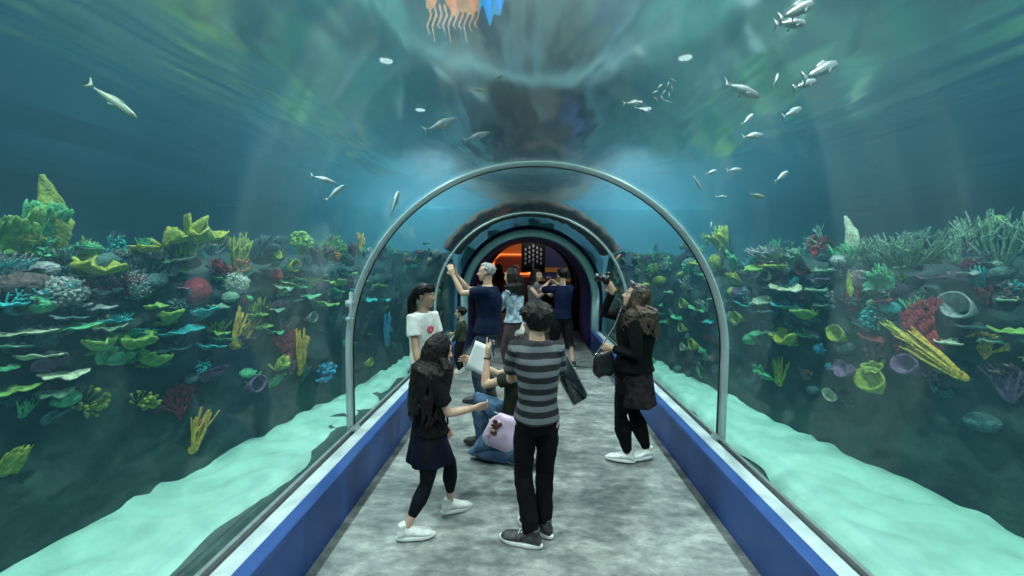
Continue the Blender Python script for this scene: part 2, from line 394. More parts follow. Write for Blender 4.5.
for s, nm in ((-1, 'left'), (1, 'right')):
    m = MB()
    def fn(u, v):
        x = 1.56 + 1.5 * u; top = 1.88 + .12 * noise.noise(V(x * 2, s * 4, 1)); z = -.4 + (top + .4) * min(v / .85, 1); y = Y1 - .42 + .30 * max(0, (v - .7) / .3) ** 2 - .12 * noise.noise(V(x * 1.5, z * 1.5, s)) if v < .99 else Y1 - .03
        p = V(s * x, y, z); return p + (noise.noise_vector(p * 5) * .05 + noise.noise_vector(p * 12) * .03) * (1 if u > .02 else 0)
    m.grid(fn, 40, 60); tag(m.build(f'reef_wall_end_{nm}', M_REEF), f'dark rock face closing the {nm} tank beside the portal', 'rock wall', kind='structure')

# ------------------------------------------------------------------ corals
# local frame of a coral: x along the reef, y up, z out from the rock
def c_plate(r, w=.5, d=.6, wave=.12, n=26):
    """flat shelf coral jutting out of the rock, irregular lobed rim, slightly dished"""
    m = MB(); ph = r.uniform(0, 9)
    def edge(a): return 1 + .22 * math.sin(2 * a + ph) + .14 * math.sin(5 * a + ph * 2) + .07 * math.sin(11 * a)
    def fn(u, v):
        a = 2 * PI * u; e = edge(a) * v
        x, z = math.cos(a) * e * w * .5, math.sin(a) * e * d * .5 + d * .42
        y = wave * (v * v * .35 + .5 * noise.noise(V(x * 3.2 / w, z * 3.2 / w, ph)) * w / .5 * v)
        return V(x, y, z)
    m.grid(fn, n, 6); bmesh.ops.remove_doubles(m.bm, verts=m.bm.verts, dist=.0008); m.thicken(.035 * w + .004)
    m.tube([V(0, -.02, -.05), V(0, -.01, d * .3)], [w * .10, w * .05], 7)
    return m
def c_cup(r, w=.5, h=.4, sag=.0, n=22):
    """open cup sponge, thick bright rim facing out and a little up"""
    m = MB(); ph = r.uniform(0, 9); rings = []
    prof = [(.12, 0), (.22, .25), (.40, .62), (.50, .92), (.485, 1.0), (.43, .96), (.33, .66), (.18, .32), (.02, .25)]
    for pr, pz in prof:
        rings.append([V(math.cos(a) * pr * w * (1 + .12 * math.sin(2 * a + ph) + .06 * math.sin(5 * a)), math.sin(a) * pr * w * .78 + pz * h * .35 + sag, pz * h) for a in [2 * PI * k / n for k in range(n)]])
    m.ring_loft(rings, False, True); return m
def c_sticks(r, w=.5, h=.6, n=10, thick=.05, spread=.9, fork=True, lean=0.0):
    """bunch of finger branches rising from one base, some forked"""
    m = MB(); th = thick * max(w, h)
    for i in range(n):
        a = (i / max(n - 1, 1) - .5) * spread * w + r.uniform(-.03, .03); l = h * r.uniform(.65, 1.0); zz = r.uniform(.05, .3) * w
        p0 = V(a * .25, 0, .02); p1 = V(a * .7 + lean * l * .4, l * .45, zz * .7); p2 = V(a + r.uniform(-.05, .05) * w + lean * l, l, zz)
        m.tube([p0, p1, p2], [th, th * .85, th * .5], 6)
        if fork:
            for q in range(r.choice((1, 2))):
                f0 = p1.lerp(p2, r.uniform(0, .5)); dr = V(r.uniform(-.35, .35) * w, r.uniform(.15, .35) * h, r.uniform(-.05, .15) * w)
                m.tube([f0, f0 + dr * .5, f0 + dr + V(0, .05 * h, 0)], [th * .75, th * .6, th * .35], 5)
    m.ell(V(0, 0, 0), (w * .16, h * .10, w * .12), u=10, v=6); return m
def c_bush(r, w=.5, h=.4, n=150, nub=.055):
    """dome packed with short knobbly branchlets (cauliflower coral)"""
    m = MB(); m.ell(V(0, 0, .02), (w * .40, h * .38, w * .28), u=14, v=8)
    for i in range(n):
        t = (i + .5) / n; a = i * 2.39996; cz = 1 - t * 1.25; cz = max(cz, -.35); sr = math.sqrt(max(0, 1 - cz * cz))
        d = V(math.cos(a) * sr, math.sin(a) * sr, cz); k = r.uniform(.88, 1.08)
        e = V(d.x * w * .5 * k, d.y * h * .5 * k, d.z * w * .38 * k); b = nub * w * r.uniform(.7, 1.1)
        side = V(r.uniform(-1, 1), r.uniform(-1, 1), r.uniform(-1, 1)).normalized() * b * 1.1
        m.tube([e * .72, e - side * .3, e + side * .7], [b * .8, b * .75, b * .6], 5)
    return m
def c_dome(r, w=.5, h=.4):
    """rounded brain coral with meandering grooves"""
    m = MB(); ph = r.uniform(0, 9)
    m.ell(V(0, 0, 0), (w * .5, h * .5, w * .42), u=48, v=32)
    for v in m.bm.verts:
        q = v.co / w; g = abs(noise.noise(V(q.x * 9, q.y * 14, q.z * 9) + V(ph, 0, 0)))
        v.co *= 1 - .10 * max(0, .25 - g) / .25 + .03 * noise.noise(q * 3)
    return m
def c_leaf(r, w=.5, h=.5, n=8):
    """lettuce coral: ruffled blades fanning up and out"""
    m = MB()
    for i in range(n):
        a = (i / max(n - 1, 1) - .5); ph = r.uniform(0, 9); l = h * r.uniform(.6, 1.0); bw = w * r.uniform(.26, .42); cx = a * w * .75; lean = r.uniform(.1, .6) * w
        cs, sn = math.cos(r.uniform(-.9, .9)), math.sin(r.uniform(-.9, .9))
        def fn(u, v, ph=ph, l=l, bw=bw, cx=cx, lean=lean, cs=cs, sn=sn):
            x = (u - .5) * bw * (.35 + .9 * math.sin(PI * min(v * .62 + .1, 1)))
            ruff = .16 * bw * math.sin(u * 11 + ph) * v
            lobes = 1 + .10 * math.sin(u * 13 + ph)
            return V(cx + x * cs, l * v * lobes, x * sn * .6 + ruff + lean * v * v * .7 + .02)
        g = MB(); g.grid(fn, 12, 6); g.thicken(.018 * w + .003)
        me = bpy.data.meshes.new('t'); g.bm.to_mesh(me); g.bm.free(); m.bm.from_mesh(me); bpy.data.meshes.remove(me)
    m.ell(V(0, 0, 0), (w * .3, h * .12, w * .16), u=10, v=6); return m
def c_blade(r, w=.3, h=.6):
    """tall flat elkhorn blade, notched edge"""
    m = MB(); ph = r.uniform(0, 9)
    def fn(u, v):
        wd = (.10 + 3.6 * v ** .8 * (1 - v) ** 1.5) * w * .42; notch = 1 + (.30 * abs(math.sin(v * 11 + ph)) + .10 * math.sin(v * 31)) * (1 if u > .5 else .4)
        x = (u - .5) * 2 * wd * notch - w * .25 * v
        return V(x, v * h, (.07 * w * math.sin(u * 6 + v * 9 + ph) + .10 * w * math.cos((u - .5) * 5)) * (1 - v) ** .7 + .10 * v * w)
    m.grid(fn, 14, 26); m.thicken(.06 * w + .004)
    m.tube([V(0, -.05, -.02), V(0, h * .15, .02)], [w * .16, w * .1], 8); return m
def c_fan(r, w=.5, h=.5, n=60):
    """sea fan: a fine net of twigs spreading in one plane, thick enough to hold itself"""
    m = MB(); th = .012 * max(w, h) + .003
    def grow(p, ang, l, t, dep):
        q = p + V(math.sin(ang) * l, math.cos(ang) * l, r.uniform(-.06, .08) * l)
        m.tube([p, (p + q) / 2 + V(0, 0, .02 * l), q], [t, t * .9, t * .75], 5, round_caps=dep == 0)
        if dep > 0:
            for k in range(r.choice((2, 3))): grow(q, ang + r.uniform(-.55, .55), l * r.uniform(.62, .85), t * .8, dep - 1)
    for k in range(6): grow(V(0, 0, 0), (k - 2.5) * .32 * (w / max(h, .01)) ** .5, h * .30, th * 1.6, 3)
    m.ell(V(0, 0, 0), (w * .08, h * .05, w * .06), u=8, v=5); return m
def c_tuft(r, w=.4, h=.3, n=60):
    """soft bushy clump of rounded leaflets"""
    m = MB()
    for i in range(n):
        a = r.uniform(0, 2 * PI); rr = math.sqrt(r.random()) * .5; x, y = math.cos(a) * rr * w, math.sin(a) * rr * h
        z = .30 * w * (1 - (rr * 2) ** 2) * r.uniform(.6, 1) + .01; b = r.uniform(.045, .085) * w
        m.ell(V(x, y + .1 * h, z), (b, b * .6, b * .8), Euler((r.uniform(-1, 1), r.uniform(-1, 1), r.uniform(-1, 1))), 7, 5)
        m.tube([V(x * .5, y * .4 - .05 * h, 0), V(x, y + .1 * h, z)], [b * .4, b * .4], 4, False)
    return m
KINDS_ = dict(plate=c_plate, cup=c_cup, sticks=c_sticks, bush=c_bush, dome=c_dome, leaf=c_leaf, blade=c_blade, fan=c_fan, tuft=c_tuft)

def cm(n, c, c2, **k):
    m = mat('coral_' + n, c, .75, spec=.25, col2=tuple(x * .55 for x in c), scale=26, detail=6, bump=.9, bscale=55)
    nt = m.node_tree; g = nt.nodes.new('ShaderNodeNewGeometry')
    for t in [q for q in nt.nodes if q.type == 'TEX_NOISE']: nt.links.new(g.outputs['Position'], t.inputs['Vector'])
    return m
CC = dict(
    yellow=cm('yellow', (.46, .48, .08), (.30, .34, .06)), gold=cm('gold', (.85, .50, .08), (.45, .28, .06)),
    lime=cm('lime', (.27, .45, .11), (.14, .28, .08)), green=cm('green', (.14, .50, .24), (.09, .32, .17)),
    olive=cm('olive', (.34, .38, .07), (.20, .25, .06)), palegreen=cm('palegreen', (.24, .38, .26), (.13, .24, .17)),
    teal=cm('teal', (.05, .42, .44), (.04, .26, .32)), blue=cm('blue', (.07, .38, .62), (.05, .26, .48)),
    red=cm('red', (.42, .03, .045), (.28, .03, .04)), darkred=cm('darkred', (.24, .03, .045), (.13, .025, .035)), orange=cm('orange', (.65, .20, .07), (.48, .14, .06)),
    purple=cm('purple', (.24, .12, .22), (.15, .09, .15)), white=cm('white', (.70, .70, .58), (.42, .44, .38)),
    grey=cm('grey', (.40, .40, .40), (.22, .23, .25)), brown=cm('brown', (.16, .10, .10), (.09, .07, .07)), slate=cm('slate', (.10, .17, .17), (.06, .11, .11)),
    cream=cm('cream', (.62, .62, .44), (.46, .48, .34)))

def hit_reef(px, py, lift=0):
    d = ray(px, py); s = -1 if d.x < 0 else 1; t = .8
    while t < 14:
        p = CAM + d * t
        if abs(p.x) > reef_x(s, p.y, min(p.z, 1.5)) - .03 or p.y > Y1 - .40: return p, s, t * d.dot(CROT @ V(0, 0, -1))
        t += .01
    return CAM + d * 6, s, 6
def orient(s, tilt=0.0, roll=0.0, yaw=0.0):
    zx = V(-s, 0, 0); yx = V(0, 0, 1); xx = yx.cross(zx)      # columns: x along reef, y up, z out
    m = Matrix((xx, yx, zx)).transposed()
    return m @ Matrix.Rotation(yaw, 3, 'Y') @ Matrix.Rotation(tilt, 3, 'X') @ Matrix.Rotation(roll, 3, 'Z')
HERO = []
def coral(px, py, kind, color, wpx, hpx, label, roll=0, tilt=0, yaw=0, out=.0, name=None, group=None, mesh=None, rot=None, **kw):
    p, s, dep = hit_reef(px, py)
    # along-reef lengths are foreshortened in the picture: undo that for the width
    a = proj(p); b = proj(p + V(0, .1, 0)); k = abs(b[0] - a[0]) / .1
    kz = FPX / dep
    w, h = .74 * wpx / max(k, kz * 1.15), .95 * hpx / kz
    r = random.Random(int(px * 31 + py * 7))
    p = p + V(-s * out, 0, 0)
    nm = name or {'plate': 'plate_coral', 'cup': 'cup_sponge', 'sticks': 'finger_coral', 'bush': 'cauliflower_coral', 'dome': 'brain_coral', 'leaf': 'lettuce_coral', 'blade': 'elkhorn_coral', 'fan': 'sea_fan', 'tuft': 'soft_coral'}[kind]
    if kind == 'plate': m = c_plate(r, w, kw.pop('d', w * .75), kw.pop('wave', .12 + h * .4), 26)
    elif kind == 'cup': m = c_cup(r, max(w, h * 1.2), kw.pop('d', h * .8))
    elif kind == 'dome': m = c_dome(r, w, h)
    else: m = KINDS_[kind](r, w, h, **kw)
    sgn = roll * -s    # roll given as it leans in the picture: positive leans right
    o = m.build(nm, CC[color]); o.matrix_world = Matrix.Translation(p) @ orient(s, tilt, -roll, yaw).to_4x4()
    tag(o, label, 'coral' if kind != 'cup' else 'sponge', group)
    return o

H_ = [
 # left reef
 (62, 240, 'blade', 'olive', 50, 66, 'tall notched yellow green elkhorn blade standing on top of the left reef', dict(roll=-.15)),
 (8, 252, 'leaf', 'lime', 66, 46, 'big lime green lettuce coral at the camera end of the left reef top', {}),
 (42, 232, 'leaf', 'green', 46, 30, 'green lettuce coral beside the foot of the tall yellow blade on the left', {}),
 (82, 270, 'plate', 'yellow', 70, 14, 'broad olive yellow dished plate coral above the wide grey cauliflower coral', dict(wave=.25, tilt=.35)),
 (114, 250, 'tuft', 'teal', 36, 26, 'round turquoise soft coral on top of the left reef', {}),
 (56, 294, 'bush', 'grey', 76, 34, 'wide flattened pale grey cauliflower coral on the left reef', {}),
 (134, 286, 'bush', 'grey', 48, 32, 'round pinkish grey cauliflower coral left of the red brain coral', {}),
 (197, 291, 'dome', 'red', 42, 28, 'rounded red brain coral on the left reef', {}),
 (235, 283, 'bush', 'white', 42, 22, 'small whitish cauliflower coral right of the red brain coral', {}),
 (186, 236, 'plate', 'yellow', 56, 30, 'large folded yellow plate coral crowning the left reef', dict(wave=.5, tilt=.7)),
 (158, 242, 'plate', 'yellow', 36, 20, 'smaller upturned yellow plate coral left of the large folded one', dict(wave=.4, tilt=.6, roll=.4)),
 (136, 253, 'plate', 'yellow', 42, 8, 'flat yellow plate coral seen edge on right of the turquoise soft coral', {}),
 (184, 268, 'sticks', 'lime', 50, 40, 'bright lime finger coral under the large folded yellow plate', dict(n=14, thick=.045)),
 (152, 272, 'sticks', 'slate', 60, 22, 'dull grey green staghorn coral behind the pinkish grey cauliflower coral', dict(n=12, thick=.035)),
 (216, 270, 'tuft', 'red', 40, 20, 'low crimson soft coral between the red brain coral and yellow branches', {}),
 (238, 268, 'tuft', 'orange', 44, 26, 'rusty orange soft coral under the yellow branches of the left reef top', {}),
 (234, 268, 'sticks', 'yellow', 52, 38, 'yellow branching finger coral rising over the rusty orange soft coral', dict(n=11, thick=.035)),
 (272, 258, 'cup', 'yellow', 22, 10, 'upper of two yellow rimmed cup sponges on the left reef', dict(tilt=-.3)),
 (286, 269, 'cup', 'yellow', 20, 14, 'lower of two yellow rimmed cup sponges on the left reef', {}),
 (272, 281, 'cup', 'darkred', 24, 13, 'dark red cup sponge below the two yellow rimmed ones', dict(tilt=-.6)),
 (300, 245, 'tuft', 'lime', 54, 24, 'large bright lime soft coral on the far left reef top', dict(n=110)),
 (326, 251, 'tuft', 'lime', 34, 18, 'small bright lime soft coral right of the large lime one', {}),
 (340, 250, 'tuft', 'lime', 26, 18, 'lime soft coral clump next to the rust red ones by the nearest arch', {}),
 (334, 258, 'tuft', 'orange', 30, 12, 'pinkish orange soft coral beneath the lime clumps', {}),
 (350, 252, 'tuft', 'darkred', 26, 20, 'rust red soft coral on the far left reef top', {}),
 (359, 254, 'sticks', 'gold', 26, 22, 'brownish gold finger coral close behind the nearest arch on the left', dict(n=9)),
 (262, 262, 'leaf', 'slate', 60, 26, 'dull green lettuce coral behind the yellow rimmed cup sponges', {}),
 (316, 262, 'sticks', 'brown', 60, 18, 'dark brown branching coral under the lime soft corals', dict(n=14)),
 (20, 285, 'dome', 'brown', 80, 34, 'dark brown mound coral under the big lime lettuce coral', {}),
 (8, 312, 'sticks', 'teal', 46, 22, 'turquoise branching coral at the camera end of the left reef', dict(n=8, roll=.8)),
 (234, 346, 'sticks', 'gold', 52, 40, 'golden yellow finger coral leaning right in the middle of the left reef', dict(roll=.55, n=9, thick=.045, fork=True)),
 (300, 372, 'sticks', 'gold', 34, 48, 'upright golden finger coral beside the red sea fan on the left', dict(n=7, thick=.04)),
 (288, 366, 'fan', 'red', 32, 48, 'upright red sea fan beside the golden finger coral on the left', {}),
 (324, 374, 'tuft', 'blue', 52, 20, 'bright blue branching soft coral low on the far left reef', {}),
 (272, 366, 'plate', 'yellow', 26, 22, 'curled yellow plate coral left of the red sea fan', dict(tilt=.8, wave=.4)),
 (201, 368, 'tuft', 'teal', 32, 16, 'turquoise soft coral below the leaning golden finger coral', {}),
 (88, 404, 'tuft', 'olive', 56, 34, 'large ragged olive soft coral low on the left reef', dict(roll=.6, n=34)),
 (142, 402, 'tuft', 'olive', 56, 20, 'narrow olive soft coral right of the large olive one', dict(roll=.45, n=26)),
 (180, 418, 'fan', 'darkred', 40, 44, 'dark red sea fan low on the left reef beside upright yellow fingers', {}),
 (192, 450, 'sticks', 'gold', 42, 46, 'golden finger coral just above the sand on the left', dict(n=8, roll=.35, thick=.035)),
 (2, 474, 'leaf', 'olive', 34, 30, 'yellow green lettuce coral above the sand at the camera end of the left reef', dict(roll=.4)),
 (305, 320, 'cup', 'grey', 18, 13, 'grey ring shaped cup sponge left of its twin on the far left reef', {}),
 (327, 320, 'cup', 'slate', 18, 13, 'dark grey ring shaped cup sponge nearer the arch on the left reef', {}),
 (364, 364, 'cup', 'yellow', 14, 10, 'small yellow cup sponge right behind the left leg of the nearest arch', {}),
 (245, 388, 'cup', 'purple', 28, 20, 'dull purple cup sponge low on the left reef', {}),
 (386, 345, 'sticks', 'blue', 18, 34, 'deep blue tube sponge cluster beyond the nearest arch on the left', dict(n=5, fork=False, thick=.06)),
 (124, 344, 'plate', 'lime', 62, 8, 'long bright lime plate coral in the middle of the left reef', dict(wave=.25, tilt=.2)),
 (92, 351, 'plate', 'lime', 44, 6, 'lime plate coral just below the long bright lime one', dict(wave=.25)),
 (143, 364, 'plate', 'lime', 44, 11, 'ruffled green plate coral under the long bright lime one', dict(wave=.3, tilt=.3, roll=.25)),
 (162, 322, 'plate', 'lime', 46, 8, 'lime plate coral below and left of the red brain coral', dict(wave=.25)),
 (196, 318, 'plate', 'teal', 40, 7, 'turquoise plate coral beneath the red brain coral', dict(wave=.2)),
 # right reef
 (858, 262, 'blade', 'cream', 34, 52, 'tall pale yellow elkhorn blade standing on top of the right reef', dict(roll=-.2)),
 (848, 264, 'sticks', 'green', 60, 22, 'green branching coral around the foot of the tall blade on the right', {}),
 (1000, 264, 'sticks', 'palegreen', 92, 58, 'big pale green thicket of branching coral at the camera end of the right reef', dict(n=34, thick=.020, spread=1.3)),
 (996, 224, 'dome', 'lime', 30, 18, 'bright green rounded coral cap on the big pale green thicket', {}),
 (958, 262, 'sticks', 'palegreen', 50, 36, 'pale antler shaped coral left of the big pale green thicket', dict(n=5, thick=.05, roll=-.3)),
 (905, 268, 'sticks', 'palegreen', 110, 38, 'meshy pale green branching coral right of the tall blade', dict(n=44, thick=.016, spread=1.5)),
 (930, 252, 'sticks', 'slate', 70, 24, 'dark branching coral behind the meshy pale green one', dict(n=14)),
 (862, 284, 'dome', 'brown', 44, 34, 'rusty brown mound coral beneath the tall blade on the right', {}),
 (884, 290, 'leaf', 'green', 38, 26, 'green ruffled coral on the side of the rusty brown mound', {}),
 (850, 300, 'blade', 'yellow', 14, 32, 'short yellow blade coral against the rusty brown mound', {}),
 (822, 244, 'sticks', 'palegreen', 44, 20, 'thin pale antler coral left of the tall blade on the right', dict(n=6, roll=-.7, thick=.03)),
 (815, 258, 'fan', 'red', 30, 28, 'small red sea fan on top of the right reef', {}),
 (810, 272, 'cup', 'darkred', 24, 14, 'dark purple red cup sponge below the small red sea fan', {}),
 (958, 348, 'fan', 'red', 36, 66, 'large crimson sea fan above the golden finger corals on the right', dict(roll=-.95, out=.12)),
 (984, 376, 'sticks', 'gold', 44, 84, 'large golden finger coral lying over towards the left on the right reef', dict(roll=-1.12, n=12, thick=.024, out=.16)),
 (985, 358, 'fan', 'gold', 40, 34, 'small golden sea fan at the right end of the lying golden finger coral', {}),
 (926, 342, 'sticks', 'yellow', 20, 44, 'thin yellow finger coral left of the large crimson sea fan', dict(out=.10, roll=-1.1, n=3, thick=.05)),
 (774, 278, 'cup', 'cream', 22, 13, 'pale yellow ring shaped cup sponge in the middle of the right reef', {}),
 (745, 321, 'cup', 'yellow', 18, 14, 'yellow cup sponge just right of the nearest arch', {}),
 (690, 306, 'cup', 'yellow', 14, 12, 'upper yellow cup sponge seen inside the nearest arch on the right', {}),
 (688, 330, 'cup', 'yellow', 13, 11, 'middle yellow cup sponge seen inside the nearest arch on the right', {}),
 (700, 347, 'cup', 'yellow', 14, 13, 'lowest and largest yellow cup sponge seen inside the nearest arch', {}),
 (688, 349, 'cup', 'cream', 10, 9, 'small pale cup sponge beside the lowest yellow one inside the arch', {}),
 (838, 398, 'cup', 'cream', 26, 13, 'pale ring shaped cup sponge lowest on the right reef', {}),
 (846, 340, 'cup', 'yellow', 34, 18, 'square yellow cup sponge above the heart shaped plate on the right', dict(tilt=-.2)),
 (880, 364, 'plate', 'yellow', 32, 24, 'heart shaped yellow plate coral on the right reef', dict(tilt=1.15, wave=.15)),
 (880, 392, 'cup', 'yellow', 50, 24, 'large yellow bowl sponge low on the right reef', dict(tilt=-.5)),
 (796, 342, 'plate', 'yellow', 50, 12, 'frilly yellow green plate coral left of the square cup sponge', dict(wave=.3, tilt=.3)),
 (854, 370, 'plate', 'purple', 44, 20, 'dull purple plate coral left of the heart shaped plate', dict(tilt=.6)),
 (914, 372, 'cup', 'purple', 42, 18, 'dull purple ring shaped cup sponge right of the heart shaped plate', dict(tilt=-.3)),
 (780, 384, 'sticks', 'yellow', 30, 30, 'small yellow finger coral low on the right reef', dict(n=6)),
 (807, 379, 'sticks', 'orange', 18, 12, 'little orange star shaped coral low on the right reef', dict(n=6, spread=1.4)),
 (821, 350, 'tuft', 'blue', 26, 12, 'pale blue soft coral above the small turquoise one', {}),
 (832, 368, 'tuft', 'teal', 22, 9, 'small turquoise soft coral beside the dull purple plate', {}),
 (872, 322, 'tuft', 'teal', 38, 26, 'round turquoise soft coral below the rusty brown mound', {}),
 (816, 318, 'plate', 'lime', 44, 8, 'bright lime plate coral in the middle of the right reef', dict(wave=.25, tilt=.2)),
 (975, 312, 'cup', 'grey', 54, 28, 'large dull grey cup sponge under the big pale green thicket', {}),
 (1012, 400, 'sticks', 'purple', 54, 34, 'dull purple branching coral at the camera end of the right reef', dict(n=14)),
 (724, 250, 'leaf', 'yellow', 40, 24, 'yellow lettuce coral crowning the reef just right of the nearest arch', {}),
 (716, 262, 'dome', 'olive', 26, 18, 'olive mound coral under the yellow lettuce coral by the arch', {}),
 (736, 268, 'leaf', 'green', 34, 18, 'green lettuce coral right of the olive mound coral', {}),
 (738, 284, 'leaf', 'yellow', 30, 12, 'yellow ruffled coral right of the nearest arch', {}),
 (734, 292, 'dome', 'yellow', 22, 11, 'small yellow mound coral below the yellow ruffled coral', {}),
 (752, 305, 'sticks', 'teal', 40, 20, 'turquoise branching coral right of the nearest arch', dict(n=5, roll=-.9)),
 (690, 268, 'tuft', 'green', 34, 18, 'green soft coral on the reef top inside the nearest arch', {}),
 (668, 266, 'tuft', 'green', 30, 18, 'darker green soft coral left of the other inside the nearest arch', {}),
 (651, 272, 'tuft', 'green', 22, 14, 'farthest green soft coral on the right reef top', {}),
 (776, 262, 'sticks', 'grey', 90, 18, 'wide tangle of dull grey branching coral along the right reef top', dict(n=22, thick=.02)),
 (800, 268, 'leaf', 'palegreen', 40, 20, 'pale green lettuce coral at the right of the grey branching tangle', {}),
]
for (px, py, kind, color, w, h, lab, kw) in H_:
    kw = dict(kw); coral(px, py, kind, color, w, h, lab, **kw)
# short names used to say where the many small corals stand
ANCH = [(-1, 65, 215, 'tall yellow green blade'), (-1, 57, 294, 'wide grey cauliflower coral'), (-1, 134, 286, 'pinkish grey cauliflower coral'), (-1, 197, 290, 'red brain coral'),
        (-1, 186, 230, 'large folded yellow plate'), (-1, 279, 263, 'two yellow rimmed cup sponges'), (-1, 310, 243, 'lime soft corals'), (-1, 124, 340, 'long bright lime plate'),
        (-1, 234, 340, 'leaning golden finger coral'), (-1, 295, 360, 'upright red sea fan'), (-1, 324, 370, 'bright blue soft coral'), (-1, 88, 400, 'large olive soft coral'),
        (-1, 188, 420, 'dark red sea fan'), (-1, 316, 320, 'two grey ring sponges'), (-1, 386, 330, 'deep blue tube sponges'), (-1, 5, 465, 'lowest yellow green lettuce coral'), (-1, 10, 312, 'turquoise branching coral'),
        (1, 852, 240, 'tall pale yellow blade'), (1, 995, 245, 'big pale green thicket'), (1, 905, 260, 'meshy pale green branching coral'), (1, 862, 284, 'rusty brown mound'), (1, 930, 338, 'large crimson sea fan'),
        (1, 774, 278, 'pale yellow ring sponge'), (1, 745, 321, 'yellow cup sponge by the arch'), (1, 700, 345, 'lowest yellow cup inside the arch'), (1, 846, 340, 'square yellow cup sponge'),
        (1, 880, 390, 'large yellow bowl sponge'), (1, 796, 342, 'frilly yellow green plate'), (1, 816, 316, 'bright lime plate'), (1, 975, 310, 'large grey cup sponge'), (1, 724, 248, 'crowning yellow lettuce coral'),
        (1, 780, 380, 'small yellow finger coral'), (1, 1012, 395, 'purple branching coral'), (1, 670, 265, 'green soft corals inside the arch'), (1, 815, 255, 'small red sea fan')]
NAMES_C = dict(yellow='yellow', gold='golden', lime='lime green', green='green', olive='olive', palegreen='pale green', teal='turquoise', blue='blue', red='red', darkred='dark red', orange='orange', purple='dull purple', white='whitish', grey='grey', brown='brown', slate='dark grey green', cream='cream')
KN = dict(plate='plate coral', cup='cup sponge', sticks='branching coral', bush='cauliflower coral', leaf='lettuce coral', tuft='soft coral', dome='mound coral', fan='sea fan', blade='blade coral')
def where(px, py):
    s = -1 if px < 527 else 1
    a = min((q for q in ANCH if q[0] == s), key=lambda q: (q[1] - px) ** 2 + (1.5 * (q[2] - py)) ** 2)
    dx, dy = px - a[1], (py - a[2]) * 1.5
    if abs(dy) > abs(dx): rel = 'below' if dy > 0 else 'above'
    else: rel = 'right of' if dx > 0 else 'left of'
    if abs(dx) <= abs(dy) and abs(dx) > 9: rel += (' right of' if dx > 0 else ' left of')
    return f'{rel} the {a[3]}'
PROTO = {}
def small(px, py, kind, color, wpx, hpx, rr, roll=0.0, tilt=0.0):
    key = (kind, rr.randrange(3))
    if key not in PROTO:
        r = random.Random(hash(kind) % 1 + key[1] * 13 + len(kind))
        f = {'plate': lambda: c_plate(r, 1, .75, .16, 22), 'cup': lambda: c_cup(r, 1, .7), 'sticks': lambda: c_sticks(r, 1, .9, 8, .04), 'bush': lambda: c_bush(r, 1, .8, 80, .07),
             'leaf': lambda: c_leaf(r, 1, .8, 6), 'tuft': lambda: c_tuft(r, 1, .7, 40), 'dome': lambda: c_dome(r, 1, .75), 'fan': lambda: c_fan(r, .9, 1)}[kind]
        me = f().mesh(kind); me.materials.append(CC['slate'])
        for q in me.polygons: q.use_smooth = True
        PROTO[key] = me
    p, s, dep = hit_reef(px, py); a = proj(p); b = proj(p + V(0, .1, 0)); k = abs(b[0] - a[0]) / .1; kz = FPX / dep
    w, h = wpx / max(k, kz * 1.15), hpx / kz
    nm = {'plate': 'plate_coral', 'cup': 'cup_sponge', 'sticks': 'branching_coral', 'bush': 'cauliflower_coral', 'leaf': 'lettuce_coral', 'tuft': 'soft_coral', 'dome': 'mound_coral', 'fan': 'sea_fan'}[kind]
    o = bpy.data.objects.new(nm, PROTO[key]); COL.objects.link(o)
    sc = Matrix.Diagonal((w, h / .2 if kind == 'plate' else h / .75, w, 1))
    if kind == 'plate': sc = Matrix.Diagonal((w, min(w * 1.2, h / .16), w * .85, 1))
    o.matrix_world = Matrix.Translation(p) @ orient(s, tilt, roll if s > 0 else -roll, rr.uniform(-.3, .3)).to_4x4() @ sc
    o.material_slots[0].link = 'OBJECT'; o.material_slots[0].material = CC[color]
    tag(o, f'small {NAMES_C[color]} {KN[kind]} {where(px, py)}', 'coral' if kind != 'cup' else 'sponge', f'small {KN[kind]}s on the {"left" if s < 0 else "right"} reef')
    return o
